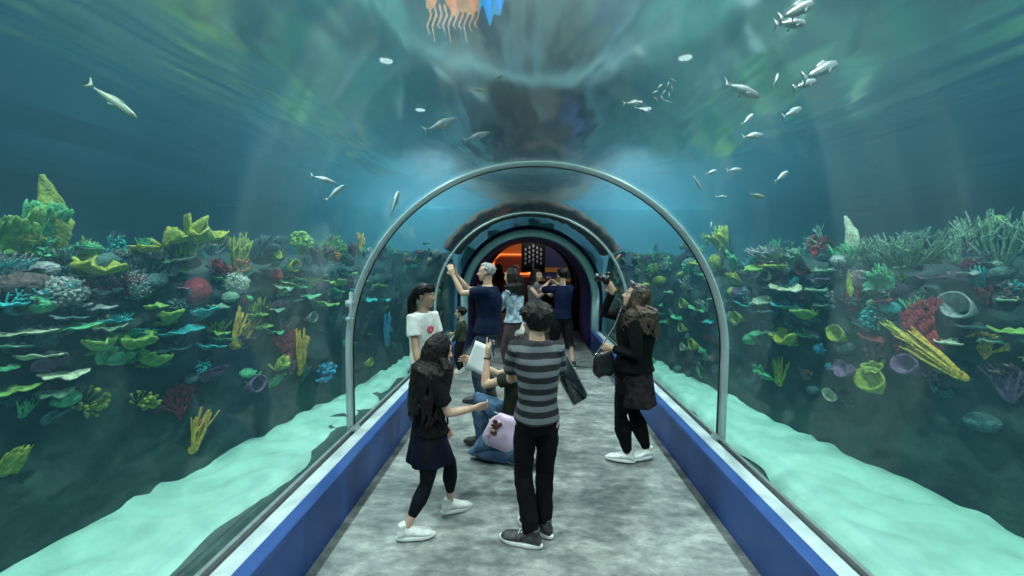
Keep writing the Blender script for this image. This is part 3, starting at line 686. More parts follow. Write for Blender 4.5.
# small shelf corals read off the photograph
for (px, py, c, w) in [(22, 333, 'cream', 44), (5, 347, 'palegreen', 34), (36, 357, 'cream', 40), (52, 375, 'cream', 44), (8, 391, 'lime', 40), (45, 394, 'palegreen', 34), (2, 369, 'green', 24), (60, 318, 'slate', 34), (96, 308, 'grey', 26),
        (68, 326, 'green', 40), (150, 307, 'lime', 26), (214, 307, 'palegreen', 24), (213, 332, 'lime', 24), (252, 316, 'lime', 26), (270, 309, 'palegreen', 22), (258, 328, 'lime', 24), (216, 340, 'lime', 24), (205, 347, 'teal', 30), (270, 332, 'green', 22),
        (285, 284, 'lime', 20), (296, 280, 'lime', 18), (279, 295, 'palegreen', 20), (297, 287, 'green', 18), (290, 302, 'slate', 22), (318, 276, 'slate', 20), (322, 282, 'lime', 22), (336, 284, 'lime', 22), (320, 304, 'lime', 30), (345, 274, 'lime', 20), (332, 292, 'green', 22), (352, 290, 'teal', 20), (366, 300, 'teal', 20), (378, 286, 'lime', 16), (380, 300, 'teal', 18), (347, 302, 'green', 20), (305, 296, 'green', 24), (360, 282, 'green', 16),
        (175, 332, 'teal', 44), (110, 322, 'teal', 30), (30, 300, 'teal', 30), (165, 350, 'slate', 36),
        (770, 301, 'cream', 34), (797, 287, 'cream', 44), (824, 292, 'palegreen', 34), (792, 308, 'teal', 34), (775, 312, 'slate', 34), (830, 306, 'slate', 30), (760, 334, 'green', 20), (776, 332, 'palegreen', 24), (765, 268, 'lime', 40), (780, 267, 'yellow', 36),
        (1012, 331, 'lime', 30), (998, 341, 'palegreen', 30), (950, 341, 'cream', 34), (1015, 300, 'palegreen', 28), (830, 270, 'palegreen', 30), (672, 293, 'palegreen', 16), (662, 305, 'green', 16), (716, 300, 'palegreen', 16), (700, 310, 'green', 20), (680, 318, 'green', 16), (712, 322, 'teal', 18), (666, 322, 'green', 14)]:
    small(px, py, 'plate', c, w, 5, R_, R_.uniform(-.12, .25) if px < 527 else R_.uniform(-.1, .1), R_.uniform(.0, .25))
# the rest of the growth between them
for s, spans, n in ((-1, (0, 395), 150), (1, (648, 1023), 150)):
    i = 0
    while i < n:
        px = R_.uniform(*spans); far = 1 - abs(px - 527) / 527
        py = R_.triangular(246, 352, 268) if R_.random() < .8 else R_.uniform(330, 345 + 85 * (1 - far))
        if s > 0: py += 4
        scl = .45 + 1.0 * (1 - far)
        kind = R_.choice(('plate', 'sticks', 'tuft', 'leaf', 'plate', 'sticks', 'tuft', 'dome', 'bush', 'tuft'))
        color = R_.choice(('slate', 'slate', 'slate', 'brown', 'green', 'grey', 'teal', 'olive', 'palegreen', 'purple', 'darkred', 'slate', 'brown'))
        if py > 345: color = R_.choice(('slate', 'slate', 'brown', 'purple', 'green')); kind = R_.choice(('dome', 'tuft', 'leaf', 'sticks'))
        w = R_.uniform(10, 22) * scl
        small(px, py, kind, color, w * 1.3, (5 if kind == 'plate' else w * .7), R_, R_.uniform(-.3, .3), R_.uniform(-.1, .3)); i += 1

# growth on the rock beside the portal
for i in range(56):
    l = i % 2; px = R_.uniform(404, 441) if l else R_.uniform(613, 650); py = R_.uniform(244, 318)
    o = small(px, py, R_.choice(('tuft', 'sticks', 'plate', 'leaf', 'bush', 'dome')), R_.choice(('slate', 'green', 'olive', 'grey', 'brown', 'palegreen', 'yellow', 'darkred', 'teal')), R_.uniform(6, 13), R_.uniform(4, 8), R_)
    o['group'] = o['group'].split(' on the ')[0] + ' beside the portal'

# fine twiggy growth along the crest of both reefs
for i in range(96):
    l = i % 2; px = R_.uniform(4, 392) if l else R_.uniform(652, 1020); far = 1 - abs(px - 527) / 527; py = R_.uniform(240, 262) + (4 if not l else 0)
    o = small(px, py, R_.choice(('sticks', 'sticks', 'bush', 'tuft')), R_.choice(('slate', 'green', 'slate', 'grey', 'palegreen', 'brown', 'olive')), R_.uniform(16, 30) * (.5 + .6 * (1 - far)), R_.uniform(9, 16) * (.5 + .6 * (1 - far)), R_, R_.uniform(-.4, .4))
    o['group'] = o['group'] + ' crest'; o['label'] = o['label'].replace('small ', 'crest-top ', 1)

# the reefs go on towards the viewer
for i in range(70):
    l = i % 2; px = R_.uniform(-380, -5) if l else R_.uniform(1030, 1420); py = R_.uniform(205, 400)
    o = small(px, py, R_.choice(('sticks', 'plate', 'plate', 'tuft', 'leaf', 'bush')), R_.choice(('slate', 'green', 'grey', 'palegreen', 'brown', 'olive', 'lime', 'teal', 'gold')), R_.uniform(28, 60), R_.uniform(14, 30), R_, R_.uniform(-.3, .3))
    o['group'] = o['group'] + ' near the viewer'; o['label'] = o['label'].replace('small ', 'nearby ', 1)

same = {}
for o in COL.objects:
    if o.get('category') in ('coral', 'sponge'): same.setdefault(o['label'], []).append(o)
for lab, os_ in same.items():
    if len(os_) > 1:
        os_.sort(key=lambda o: -o.matrix_world.translation.z)
        w = {2: ('upper of two', 'lower of two'), 3: ('upper of three', 'middle of three', 'lower of three')}.get(len(os_), [f'{q} from the top' for q in ('first', 'second', 'third', 'fourth', 'fifth', 'sixth', 'seventh', 'eighth')])
        for o, x in zip(os_, w): o['label'] = (lab + ', ' + x) if len(lab.split()) <= 13 else lab.replace('small ', x.split()[0] + ' small ', 1)

# ------------------------------------------------------------------ hall beyond the passage
M_HW = mat('hall_wall_paint', (.05, .03, .06), .7)
tag(MB().box((0, 15.1, 1.6), (9, .2, 3.6)).build('wall_back', M_HW, smooth=False), 'dark wall at the back of the hall beyond the portal', 'wall', kind='structure')
for s in (-1, 1): tag(MB().box((s * 4.5, 12.9, 1.6), (.2, 5, 3.6)).build('wall_hall_' + ('left' if s < 0 else 'right'), M_HW, smooth=False), 'dark side wall of the hall beyond the portal', 'wall', kind='structure')
tag(MB().box((0, 12.9, 3.5), (9.2, 5, .2)).build('ceiling_hall', M_HW, smooth=False), 'dark ceiling of the hall beyond the portal', 'ceiling', kind='structure')
fl = MB(); fl.box((-2.85, 13.2, -.1), (3.28, 3.9, .2)); fl.box((2.85, 13.2, -.1), (3.28, 3.9, .2)); tag(fl.build('floor_hall', M_CONC, smooth=False), 'concrete floor of the hall beyond the portal', 'floor', kind='structure')
# orange booth with a glowing outline
M_OR = mat('orange_wall', (.75, .22, .05), .6); M_ORG = mat('orange_light', (1, .35, .08), .5, emit=(1, .32, .07), emit_s=1.1); M_RED = mat('red_booth', (.30, .05, .04), .6)
e = empty('lit_booth', (-.95, 13.4, 0), 0, 'orange booth with a glowing outlined window in the hall beyond the portal', 'booth')
def frame_poly(pts, w, y0, y1):
    m = MB(); c = Vector((sum(p[0] for p in pts) / len(pts), sum(p[1] for p in pts) / len(pts)))
    inn = [(c.x + (x - c.x) * (1 - w), c.y + (z - c.y) * (1 - w)) for x, z in pts]; n = len(pts); bm = m.bm
    q = [[bm.verts.new((x, y, z)) for x, z in P] for y in (y0, y1) for P in (pts, inn)]
    for i in range(n):
        j = (i + 1) % n
        bm.faces.new((q[0][i], q[0][j], q[1][j], q[1][i])); bm.faces.new((q[2][i], q[3][i], q[3][j], q[2][j]))
        bm.faces.new((q[0][i], q[2][i], q[2][j], q[0][j])); bm.faces.new((q[1][i], q[1][j], q[3][j], q[3][i]))
    return m
MB().prism([(-.55, 1.2), (-.55, 1.95), (-.1, 2.5), (1.3, 2.5), (1.3, 1.2)], 0, .6).build('booth_wall', M_OR, e, False)
MB().box((.375, .3, .6), (1.85, .6, 1.198)).build('booth_base', mat('maroon_base', (.06, .02, .035), .6), e, False)
frame_poly([(-.28, 1.3), (-.28, 1.75), (-.05, 1.98), (1.0, 1.98), (1.0, 1.3)], .12, -.06, -.01).build('glowing_outline', M_ORG, e, False)
MB().box((.36, -.02, 1.62), (1.05, .03, .5)).build('booth_opening', M_RED, e, False)
# dark banner with rows of pale ovals
M_BAN = mat('black_banner_cloth', (.012, .012, .016), .8); M_BANW = mat('banner_print', (.8, .8, .85), .7)
e = empty('banner', (.12, 11.5, 0), 0, 'hanging black banner printed with rows of pale ovals', 'banner')
def wav(x, z): return .015 * math.sin(x * 12)
m = MB(); m.grid(lambda u, v: V(-.34 + .68 * u, wav(-.34 + .68 * u, 0), 1.42 + .94 * v), 16, 4); m.thicken(.006); m.build('cloth', M_BAN, e)
m = MB()
for r_ in range(4):
    for c_ in range(5):
        x, z = -.22 + .11 * c_, 1.78 + .13 * r_ - .05 * abs(c_ - 2)
        m.ell(V(x, wav(x, z) - .008, z), (.028, .004, .045), u=10, v=6)
for q in range(3): m.ell(V(0, -.012, 1.52 + q * .07), (.02, .004, .025), u=8, v=6)
m.build('printed_ovals', M_BANW, e)
MB().tube([(-.40, 0, 2.37), (.40, 0, 2.37)], .014, 8).build('hanging_rail', M_STEEL, e)
for sx in (-.36, .36): MB().tube([(sx, 0, 2.38), (sx, 0, 3.402)], .006, 6, False).build('hanging_cord', M_BAN, e)
# blue panel with yellow stripes
e = empty('wall_display', (.95, 14.2, 0), 0, 'blue display panel with yellow bands at the right of the hall beyond the portal', 'display')
MB().box((0, 0, 1.5), (1.3, .3, 1.6), bevel=.02).build('display_body', mat('display_blue', (.03, .05, .22), .5), e, False)
for z, t in ((1.45, .16), (1.10, .10)): MB().box((0, -.17, z), (1.3, .03, t)).build('yellow_band', mat('display_yellow', (.55, .32, .05), .5), e, False)
# lavender light column low in the passage
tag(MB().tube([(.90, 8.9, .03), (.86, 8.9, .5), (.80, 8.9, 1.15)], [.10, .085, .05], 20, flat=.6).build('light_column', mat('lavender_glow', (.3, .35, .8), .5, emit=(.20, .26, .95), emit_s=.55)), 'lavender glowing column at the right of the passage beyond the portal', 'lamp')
# round white lamp at the arch
o = MB().ell(V(-.28, YP - .55, 2.33), (.035, .02, .035)).build('spot_lamp', mat('lamp_white', (.9, .9, .9), .4, emit=(1, 1, 1), emit_s=4)); tag(o, 'small round white lamp above the hanging banner', 'lamp')
lamp('AREA', (-.9, 12.3, 3.2), 6, (1, .55, .25), 1.2, (-.9, 13.0, 0), name='booth_downlight')
lamp('AREA', (.1, 10.9, 3.0), 5, (1, .95, .9), .4, (.12, 11.5, 1.9), name='banner_fill_light')  # added fill light so the printed ovals show
lamp('AREA', (1.3, 12.4, 3.2), 14, (1, .75, .5), .8, (1.2, 13.5, 0), name='display_downlight')
lamp('POINT', (-.95, 9.3, 2.0), 8, (.8, .35, .55), .06, name='maroon_passage_lamp')
lamp('POINT', (.95, 8.95, 2.0), 34, (.45, .35, 1), .06, name='violet_passage_lamp')

# ------------------------------------------------------------------ people
def skin_mat(n, c): 
    m = mat('skin_' + n, c, .5, col2=tuple(x * .88 for x in c), scale=10); m.node_tree.nodes['Principled BSDF'].inputs['Subsurface Weight'].default_value = .08; return m
SK = dict(light=skin_mat('light', (.56, .36, .26)), mid=skin_mat('mid', (.42, .26, .18)), tan=skin_mat('tan', (.26, .15, .10)))
def cloth(n, c, c2=None, rough=.85, **k): return mat('cloth_' + n, c, rough, col2=c2 or tuple(x * .75 for x in c), scale=k.pop('scale', 7), bump=.25, bscale=k.pop('bscale', 22), spec=.12, **k)
M_HAIR = mat('black_hair', (.004, .0035, .0035), .5, spec=.2, col2=(.009, .007, .007), scale=30, bump=.5, bscale=60)
M_HAIRG = mat('grey_hair', (.42, .42, .42), .6, col2=(.20, .20, .20), scale=60, bump=.5, bscale=90)
M_HAIRB = mat('brown_hair', (.018, .010, .007), .5, col2=(.075, .042, .026), scale=16, bump=.5, bscale=60)
M_EYEW = mat('eye_white', (.75, .75, .72), .25); M_IRIS = mat('iris', (.02, .012, .008), .2); M_LIP = M_LIP_KERB = M_LIP
M_SOLE = mat('shoe_sole', (.70, .72, .70), .6); M_SOLEB = mat('black_sole', (.02, .02, .022), .7)
M_WSHOE = mat('white_shoe', (.72, .74, .72), .5, col2=(.55, .57, .56), scale=20, bump=.2); M_BSHOE = mat('black_shoe', (.018, .018, .02), .6, col2=(.05, .05, .052), scale=30, bump=.4)
M_PHONE = mat('phone_glass', (.015, .015, .018), .12, coat=.5); M_BLACKP = mat('black_plastic', (.012, .012, .014), .35)

def ik(a, b, l1, l2, hint):
    a, b, hint = Vector(a), Vector(b), Vector(hint); d = b - a; L = d.length
    if L > (l1 + l2) * .998: b = a + d * ((l1 + l2) * .998 / L); d = b - a; L = d.length
    x = (l1 * l1 - l2 * l2 + L * L) / (2 * L); h = math.sqrt(max(l1 * l1 - x * x, 0)); u = d.normalized()
    q = hint - u * hint.dot(u)
    if q.length < 1e-4: q = u.orthogonal()
    return a + u * x + q.normalized() * h, b
def frame_loft(m, secs, seg=20):
    """secs: (centre, right vector, front vector) rings"""
    m.ring_loft([[c + r * math.cos(a) + f * (math.sin(a)) for a in [2 * PI * k / seg for k in range(seg)]] for c, r, f in secs]); return m

def hand_mesh(m, w, d, pn, L, curl=.5, thumb_side=1, spread=.10, point=None, grip=0):
    """w wrist, d direction of the hand, pn where the palm faces; four unequal bent fingers and a thumb off the side of the palm"""
    d = Vector(d).normalized(); pn = Vector(pn); pn = (pn - d * pn.dot(d)).normalized(); sd = d.cross(pn) * thumb_side   # sd: towards the thumb
    pl = L * .50; secs = []
    for t, ww, th in ((-.10, .16, .12), (.08, .20, .13), (.45, .24, .13), (.85, .25, .11), (1.0, .23, .085)):
        secs.append((w + d * pl * t, sd * ww * L, pn * th * L))
    frame_loft(m, secs, 12)
    fl = (.40, .46, .43, .34); off = (.175, .06, -.06, -.17)
    for i in range(4):
        c = curl + .07 * i + grip
        if point is not None and i == point: c = .05
        l = fl[i] * L * 1.05; p = w + d * pl * .93 + sd * off[i] * L; ang = c * .5
        dd = (d + sd * spread * (1.5 - i)).normalized(); pts = [p]
        for sgl, k in ((.45, 1), (.30, 2.1), (.25, 3.0)):
            a = c * .55 * k; v = dd * math.cos(a) + pn * math.sin(a); p = p + v * l * sgl; pts.append(p)
        r = L * (.050, .052, .050, .044)[i]
        m.tube(pts, [r, r * .96, r * .88, r * .74], 7)
    b = w + d * pl * .22 + sd * L * .17
    t1 = (d * .6 + sd * .75 + pn * .25).normalized(); t2 = (d * .85 + sd * .25 + pn * (.35 + .4 * curl)).normalized()
    m.tube([w + d * pl * .1 + sd * L * .08, b, b + t1 * L * .20, b + t1 * L * .20 + t2 * L * .20], [L * .075, L * .07, L * .056, L * .045], 8)

def head_mesh(m, hc, R, hh):
    T = lambda x, y, z: hc + R @ (V(x, y, z) * hh)
    E = lambda c, r, rot=None: m.ell(T(*c), V(*r) * hh, R @ (rot or Matrix.Identity(3)), 20, 14)
    E((0, -.05, .64), (.345, .43, .36)); E((0, .12, .40), (.28, .28, .34)); E((0, .14, .22), (.22, .24, .20)); E((0, .25, .09), (.12, .11, .09))
    E((0, .345, .60), (.20, .055, .045))
    m.tube([T(0, .36, .56), T(0, .425, .46), T(0, .50, .385), T(0, .42, .335)], [.032 * hh, .042 * hh, .056 * hh, .045 * hh], 7)
    for s in (-1, 1):
        E((s * .075, .40, .365), (.05, .05, .04)); E((s * .15, .25, .40), (.10, .10, .09))
        m.ell(T(s * .345, -.02, .46), (.035 * hh, .085 * hh, .125 * hh), R @ Matrix.Rotation(.25, 3, 'X'), 10, 8)
    E((0, .355, .245), (.115, .055, .030)); E((0, .345, .195), (.09, .055, .032))

def shoe(name, parent, ankle, fdir, L, M, MS, heel_up=0.0, wid=.36):
    """ankle: joint above the heel, in the person's frame; fdir horizontal toe direction"""
    f = Vector(fdir).normalized(); up = V(0, 0, 1); fz = (f * math.cos(heel_up) - up * math.sin(heel_up)).normalized(); s = fz.cross(up).normalized(); u = s.cross(fz)
    h = ankle - u * (L * .27) - fz * L * .20          # heel bottom
    P = lambda x, y, z: h + s * x * L + fz * y * L + u * z * L
    m = MB(); rings = []
    for y, w, zt in ((-.05, .07, .18), (0.0, .135, .33), (.10, .155, .40), (.24, .155, .41), (.38, .165, .35), (.55, .19, .28), (.72, .20, .235), (.86, .175, .20), (.95, .11, .15), (.99, .04, .10)):
        r = []
        for k in range(16):
            a = 2 * PI * k / 16; x = math.cos(a) * w; z = .05 + (zt - .05) * (.5 + .5 * math.sin(a)); x *= 1 - .32 * max(0, math.sin(a)) ** 2
            r.append(P(x, y, z))
        rings.append(r)
    m.ring_loft(rings); m.tube([P(0, .13, .22), P(0, .11, .46)], L * .135, 12, False)
    sh = m.build(name, M, parent, remesh=.006, sm=3)
    m = MB(); out = []
    for k in range(28):
        a = 2 * PI * k / 28; y = .47 + .53 * math.cos(a); w = (.155 if y < .45 else .155 + .045 * math.sin(min((y - .45) / .4, 1) * PI / 2)); out.append((math.sin(a) * w * (1.0), y))
    m.ring_loft([[P(x * k, (y - .47) * k + .47, z) for x, y in out] for z, k in ((0, 1.0), (.012, 1.05), (.085, 1.06), (.10, 1.0))])
    m.build('sole', MS, sh)
    lc = MB()
    for q in range(3): lc.tube([P(-.085, .36 + .07 * q, .345 - .026 * q), P(0, .355 + .07 * q, .375 - .030 * q), P(.085, .36 + .07 * q, .345 - .026 * q)], L * .012, 5)
    if L > .19 and name == 'shoe': lc.build('laces', MS if MS is M_SOLE else M, sh)
    return sh

def person(spec):
    """spec keys: loc, rz, H, label and pose targets as fractions of H in the person's frame (x right, y front, z up)"""
    g = spec.get; H = g('H', 1.6); root = empty('person', g('loc'), g('rz', 0), g('label'), 'person'); vx = g('vox', .0065)
    wf = g('wide', 1.0) ; fat = g('fat', 1.0)
    P = V(*g('pelvis', (0, 0, .525))) * H
    lean = V(*g('spine', (0, .0, 1))).normalized(); nk = P + lean * .315 * H * g('torso', 1)          # base of the neck
    bend = V(*g('bend', (0, -.015, 0))) * H
    hy, sy = g('hip_yaw', 0), g('sh_yaw', 0)
    def fr(t):
        c = P.lerp(nk, t) + bend * math.sin(PI * max(0, min(t, 1))); a = hy + (sy - hy) * max(0, min(t, 1))
        r = V(math.cos(a), math.sin(a), 0); r = (r - lean * r.dot(lean)).normalized(); f = lean.cross(r).normalized()
        return c, r, f
    def secs(ts, e=0, e2=None):
        o = []
        for t, w, d in ts:
            c, r, f = fr(t); kb = 1 if e else .90; o.append((c, r * (w * wf * kb * H + e), f * (d * fat * kb * H + (e if e2 is None else e2))))
        return o
    TOR = [(-.16, .050, .040), (-.08, .078, .054), (.02, .090, .060), (.12, .084, .056), (.28, .071, .048), (.45, .074, .050), (.62, .084, .056), (.78, .092, .056), (.90, .086, .046), (.98, .055, .036), (1.03, .030, .030)]
    hh = g('head', .132) * H
    hyaw, hpit, hrol = g('look', (0, 0, 0))
    Rh = Matrix.Rotation(sy + hyaw, 3, 'Z') @ Matrix.Rotation(hpit, 3, 'X') @ Matrix.Rotation(hrol, 3, 'Y')
    hc = nk + lean * .035 * H + V(*g('head_off', (0, .012, 0))) * H
    hc = hc + Rh @ V(0, 0, 0)
    sw = .098 * H * wf
    c9, r9, f9 = fr(.90)
    shl = {s: c9 + r9 * s * sw + V(*g('shrug', (0, 0, 0))) * H for s in (-1, 1)}
    cp, rp, fp = fr(.0); hip = {s: cp + rp * s * .050 * H - lean * .01 * H for s in (-1, 1)}
    la, fa, th, sh_ = .172 * H, .150 * H, .240 * H, .235 * H
    arms, legs = {}, {}
    for s, k in ((-1, 'L'), (1, 'R')):
        tgt = V(*g('hand' + k, (s * .13, .04, .47))) * H; hint = V(*g('elbow' + k, (s * .3, -1, -.2)))
        el, wr = ik(shl[s], tgt, la, fa, hint); arms[s] = (shl[s], el, wr)
        ft = V(*g('foot' + k, (s * .055, 0, .052))) * H; kh = V(*g('knee' + k, (s * .1, 1, 0)))
        kn, an = ik(hip[s], ft, th, sh_, kh); legs[s] = (hip[s], kn, an)
    # ---- one continuous body
    m = MB(); frame_loft(m, secs(TOR), 24)
    m.tube([nk - lean * .03 * H, nk + (hc + Rh @ V(0, -.07, .35) * hh - nk) * .5, hc + Rh @ V(0, -.08, .42) * hh], [.038 * H * g('neck', 1), .031 * H * g('neck', 1), .033 * H * g('neck', 1)], 12)
    head_mesh(m, hc, Rh, hh)
    HL = g('hand_len', .105) * H
    for s, k in ((-1, 'L'), (1, 'R')):
        a, el, wr = arms[s]
        ka = .84 if g('sleeve', .55) > .4 else 1; ke = .88 if g('sleeve', .55) > 1 else 1
        m.ell(a, (.026 * H, .026 * H, .026 * H), u=12, v=8)
        m.tube([a.lerp(c9, .4), a, a.lerp(el, .45), el], [.026 * H, .030 * H * ka, .026 * H * ka, .0205 * H * ke], 12)
        m.tube([el, el.lerp(wr, .3), wr], [.0208 * H * ke, .0225 * H * ke, .0145 * H], 12)
        hd = V(*g('hdir' + k, tuple((wr - el).normalized()))); pn = V(*g('palm' + k, (-s, 0.1, 0)))
        hand_mesh(m, wr, hd, pn, HL, g('curl' + k, .45), -s * g('tflip' + k, 1), point=g('point' + k), spread=g('fspread' + k, .10))
        h, kn, an = legs[s]
        kt = .80 if g('leg_frac', .93) > 0 else 1
        m.tube([h, h.lerp(kn, .4), kn], [.042 * H, .044 * H * kt, .0315 * H * kt], 14)
        calf = (kn - h).normalized(); back = (h - kn).normalized() + (an - kn).normalized()
        back = back.normalized() if back.length > .15 else -Vector(fp)
        m.tube([kn, kn.lerp(an, .3) + back * (.006 * H if kt == 1 else 0), kn.lerp(an, .6), an], [.031 * H * kt, .0325 * H * kt, .025 * H * (kt + .1 if kt < 1 else 1), .0185 * H], 14)
        fd = V(*g('toe' + k, (s * .12, 1, 0))).normalized(); hu = g('heel' + k, 0)
        fd3 = (fd * math.cos(hu) - V(0, 0, 1) * math.sin(hu))
        m.tube([an, an + fd3 * .022 * H - V(0, 0, .016 * H), an + fd3 * .06 * H - V(0, 0, .030 * H)], [.0185 * H, .015 * H, .010 * H], 10)
    body = m.build('body', g('skin', SK['light']), root, remesh=vx, sm=3)
    for s in (-1, 1):
        e = MB(); e.ell(hc + Rh @ V(s * .135, .330, .50) * hh, (.050 * hh,) * 3, u=12, v=8); eo = e.build('eye', M_EYEW, root)
        MB().ell(hc + Rh @ V(s * .135, .372, .50) * hh, V(.032, .014, .032) * hh, Rh, 10, 6).build('iris', M_IRIS, eo)
        MB().tube([hc + Rh @ V(s * .06, .375, .575) * hh, hc + Rh @ V(s * .14, .385, .60) * hh, hc + Rh @ V(s * .22, .34, .575) * hh], [.014 * hh, .018 * hh, .010 * hh], 5).build('eyebrow', g('hair_mat', M_HAIR), root)
    # ---- clothes
    e = .006 + .004 * H
    def sleeves(m, s, frac, e2=.010, flare=1.0):
        a, el, wr = arms[s]; c = a.lerp(c9, .42)
        if frac <= 1:
            q = a.lerp(el, frac); m.tube([c, a, a.lerp(el, frac * .5), q], [.034 * H, .031 * H + e2, .029 * H + e2, (.026 * H + e2) * flare], 14, round_caps=False)
        else:
            q = el.lerp(wr, frac - 1); m.tube([c, a, a.lerp(el, .5), el, q], [.034 * H, .031 * H + e2, .027 * H + e2, .023 * H + e2, (.018 * H + e2 * .8) * flare], 14, round_caps=False)
    if g('trousers'):
        m = MB(); frame_loft(m, secs([(-.15, .055, .050), (-.08, .086, .060), (.02, .093, .064), (.14, .086, .060)], e), 20); fe = g('leg_ease', .006); fr_ = g('leg_frac', .93)
        for s in (-1, 1):
            h, kn, an = legs[s]; q = kn.lerp(an, fr_)
            hw = min(1, wf * 1.02); m.tube([h + V(0, 0, .01) - rp * s * (1 - hw) * .05 * H, h.lerp(kn, .4), kn, kn.lerp(an, .35), q], [.050 * H * hw + fe * .6, .047 * H * fat * hw + fe, .033 * H + fe * 1.2, .0325 * H * fat + fe * 1.2, g('cuff', .024) * H + fe], 16, round_caps=False)
        m.build('trousers', g('trousers'), root, remesh=vx, sm=3, crease=(g('tcrease', .004), 24))
    if g('skirt'):
        L_ = g('skirt_len', .30); m = MB(); n = 34; rings = []; fl = g('flare', .135)
        sk_shift = V(*g('skirt_shift', (0, 0, 0))) * H
        for i in range(9):
            t = i / 8; c, r, f = fr(.22); c = c - V(0, 0, 1) * (L_ * H * t) + sk_shift * t * t
            w = (.078 + (fl - .078) * t ** .8) * wf * H + e; d = (.056 * fat + (fl * .78 * g('flare_d', 1) - .056 * fat) * t ** .8) * H + e
            rings.append([c + r * math.cos(a) * w * (1 + .07 * t * math.sin(a * 7 + 1)) + f * math.sin(a) * d * (1 + .07 * t * math.sin(a * 7 + 1)) for a in [2 * PI * k / n for k in range(n)]])
        m.ring_loft(rings); m.build('skirt', g('skirt'), root, remesh=vx, sm=3, crease=(.005, 16))
    if g('shirt'):
        hem = g('hem', -.04); ee = e + g('ease', .006); ts = [(hem, .092, .066)] + [(t, w, d) for t, w, d in TOR if hem + .05 < t < .95] + [(.985, .058, .040), (1.01, .040, .036)]
        m = MB(); frame_loft(m, secs(ts, ee), 26); fs = g('sleeve', .55)
        for s in (-1, 1): sleeves(m, s, fs, g('sease', .009), 1.12 if fs < 1 else 1)
        m.build('shirt', g('shirt'), root, remesh=vx, sm=4, crease=(g('screase', .006), 13))
        if g('collar'):
            c, r, f = fr(1.01); q = MB(); q.tube([c + r * math.cos(a) * .045 * H + f * math.sin(a) * .040 * H for a in [2 * PI * k / 20 for k in range(21)]], .006 * H, 6, False); q.build('collar', g('collar'), root)
    # ---- shoes
    if g('shoes'):
        for s, k in ((-1, 'L'), (1, 'R')):
            fd = V(*g('toe' + k, (s * .12, 1, 0)))
            shoe(g('shoe_name', 'shoe'), root, legs[s][2], fd, g('shoe_len', .165) * H, g('shoes')[0], g('shoes')[1], g('heel' + k, 0))
    # ---- hair
    hm = g('hair_mat', M_HAIR); T = lambda x, y, z: hc + Rh @ (V(x, y, z) * hh); style = g('hair', 'short'); r = random.Random(len(g('label')))
    m = MB()
    cap = MB(); cap.ell((0, 0, 0), (1, 1, 1), u=40, v=28); bm = cap.bm
    line = g('hairline', .80)
    def keep(p):      # p on unit sphere scaled: face window cut out
        z = .64 + p.z * .36
        if p.y > .25: return z > line + .04 * math.sin(p.x * 14)
        if p.y > -.12: return z > .50 + .10 * (p.y + .12)
        return z > g('nape', .30)
    bmesh.ops.delete(bm, geom=[f for f in bm.faces if not keep(f.calc_center_median())], context='FACES')
    gr = g('volume', 1.10)
    for v in bm.verts:
        q = v.co; n_ = 1 + .035 * noise.noise(q * 4 + V(3, 1, r.random())) + .02 * noise.noise(q * 11)
        v.co = T(q.x * .345 * gr * n_, -.05 + q.y * .43 * gr * n_, .64 + q.z * .36 * gr * n_)
    bmesh.ops.solidify(bm, geom=bm.faces[:], thickness=.05 * hh)
    me = bpy.data.meshes.new('t'); bm.to_mesh(me); bm.free(); m.bm.from_mesh(me); bpy.data.meshes.remove(me)
    if style in ('short', 'messy'):
        for i in range(90 if style == 'messy' else 50):
            a = r.uniform(0, 2 * PI); zz = r.uniform(.05, 1); sr = math.sqrt(1 - zz * zz); q = V(math.cos(a) * sr, math.sin(a) * sr, zz)
            if q.y > .35 and zz < .5: continue
            p0 = T(q.x * .36, -.05 + q.y * .44, .64 + q.z * .37); dn = V(q.x * .6 + r.uniform(-.4, .4), q.y * .4 + r.uniform(-.2, .5), -.5 + r.uniform(-.2, .5)) * (.20 if style == 'messy' else .12)
            p1 = T(q.x * .39 + dn.x * .5, -.05 + q.y * .47 + dn.y * .5, .64 + q.z * .42 + dn.z * .2); p2 = T(q.x * .40 + dn.x, -.05 + q.y * .48 + dn.y, .64 + q.z * .41 + dn.z)
            m.tube([p0, p1, p2], [.05 * hh, .045 * hh, .012 * hh], 5)
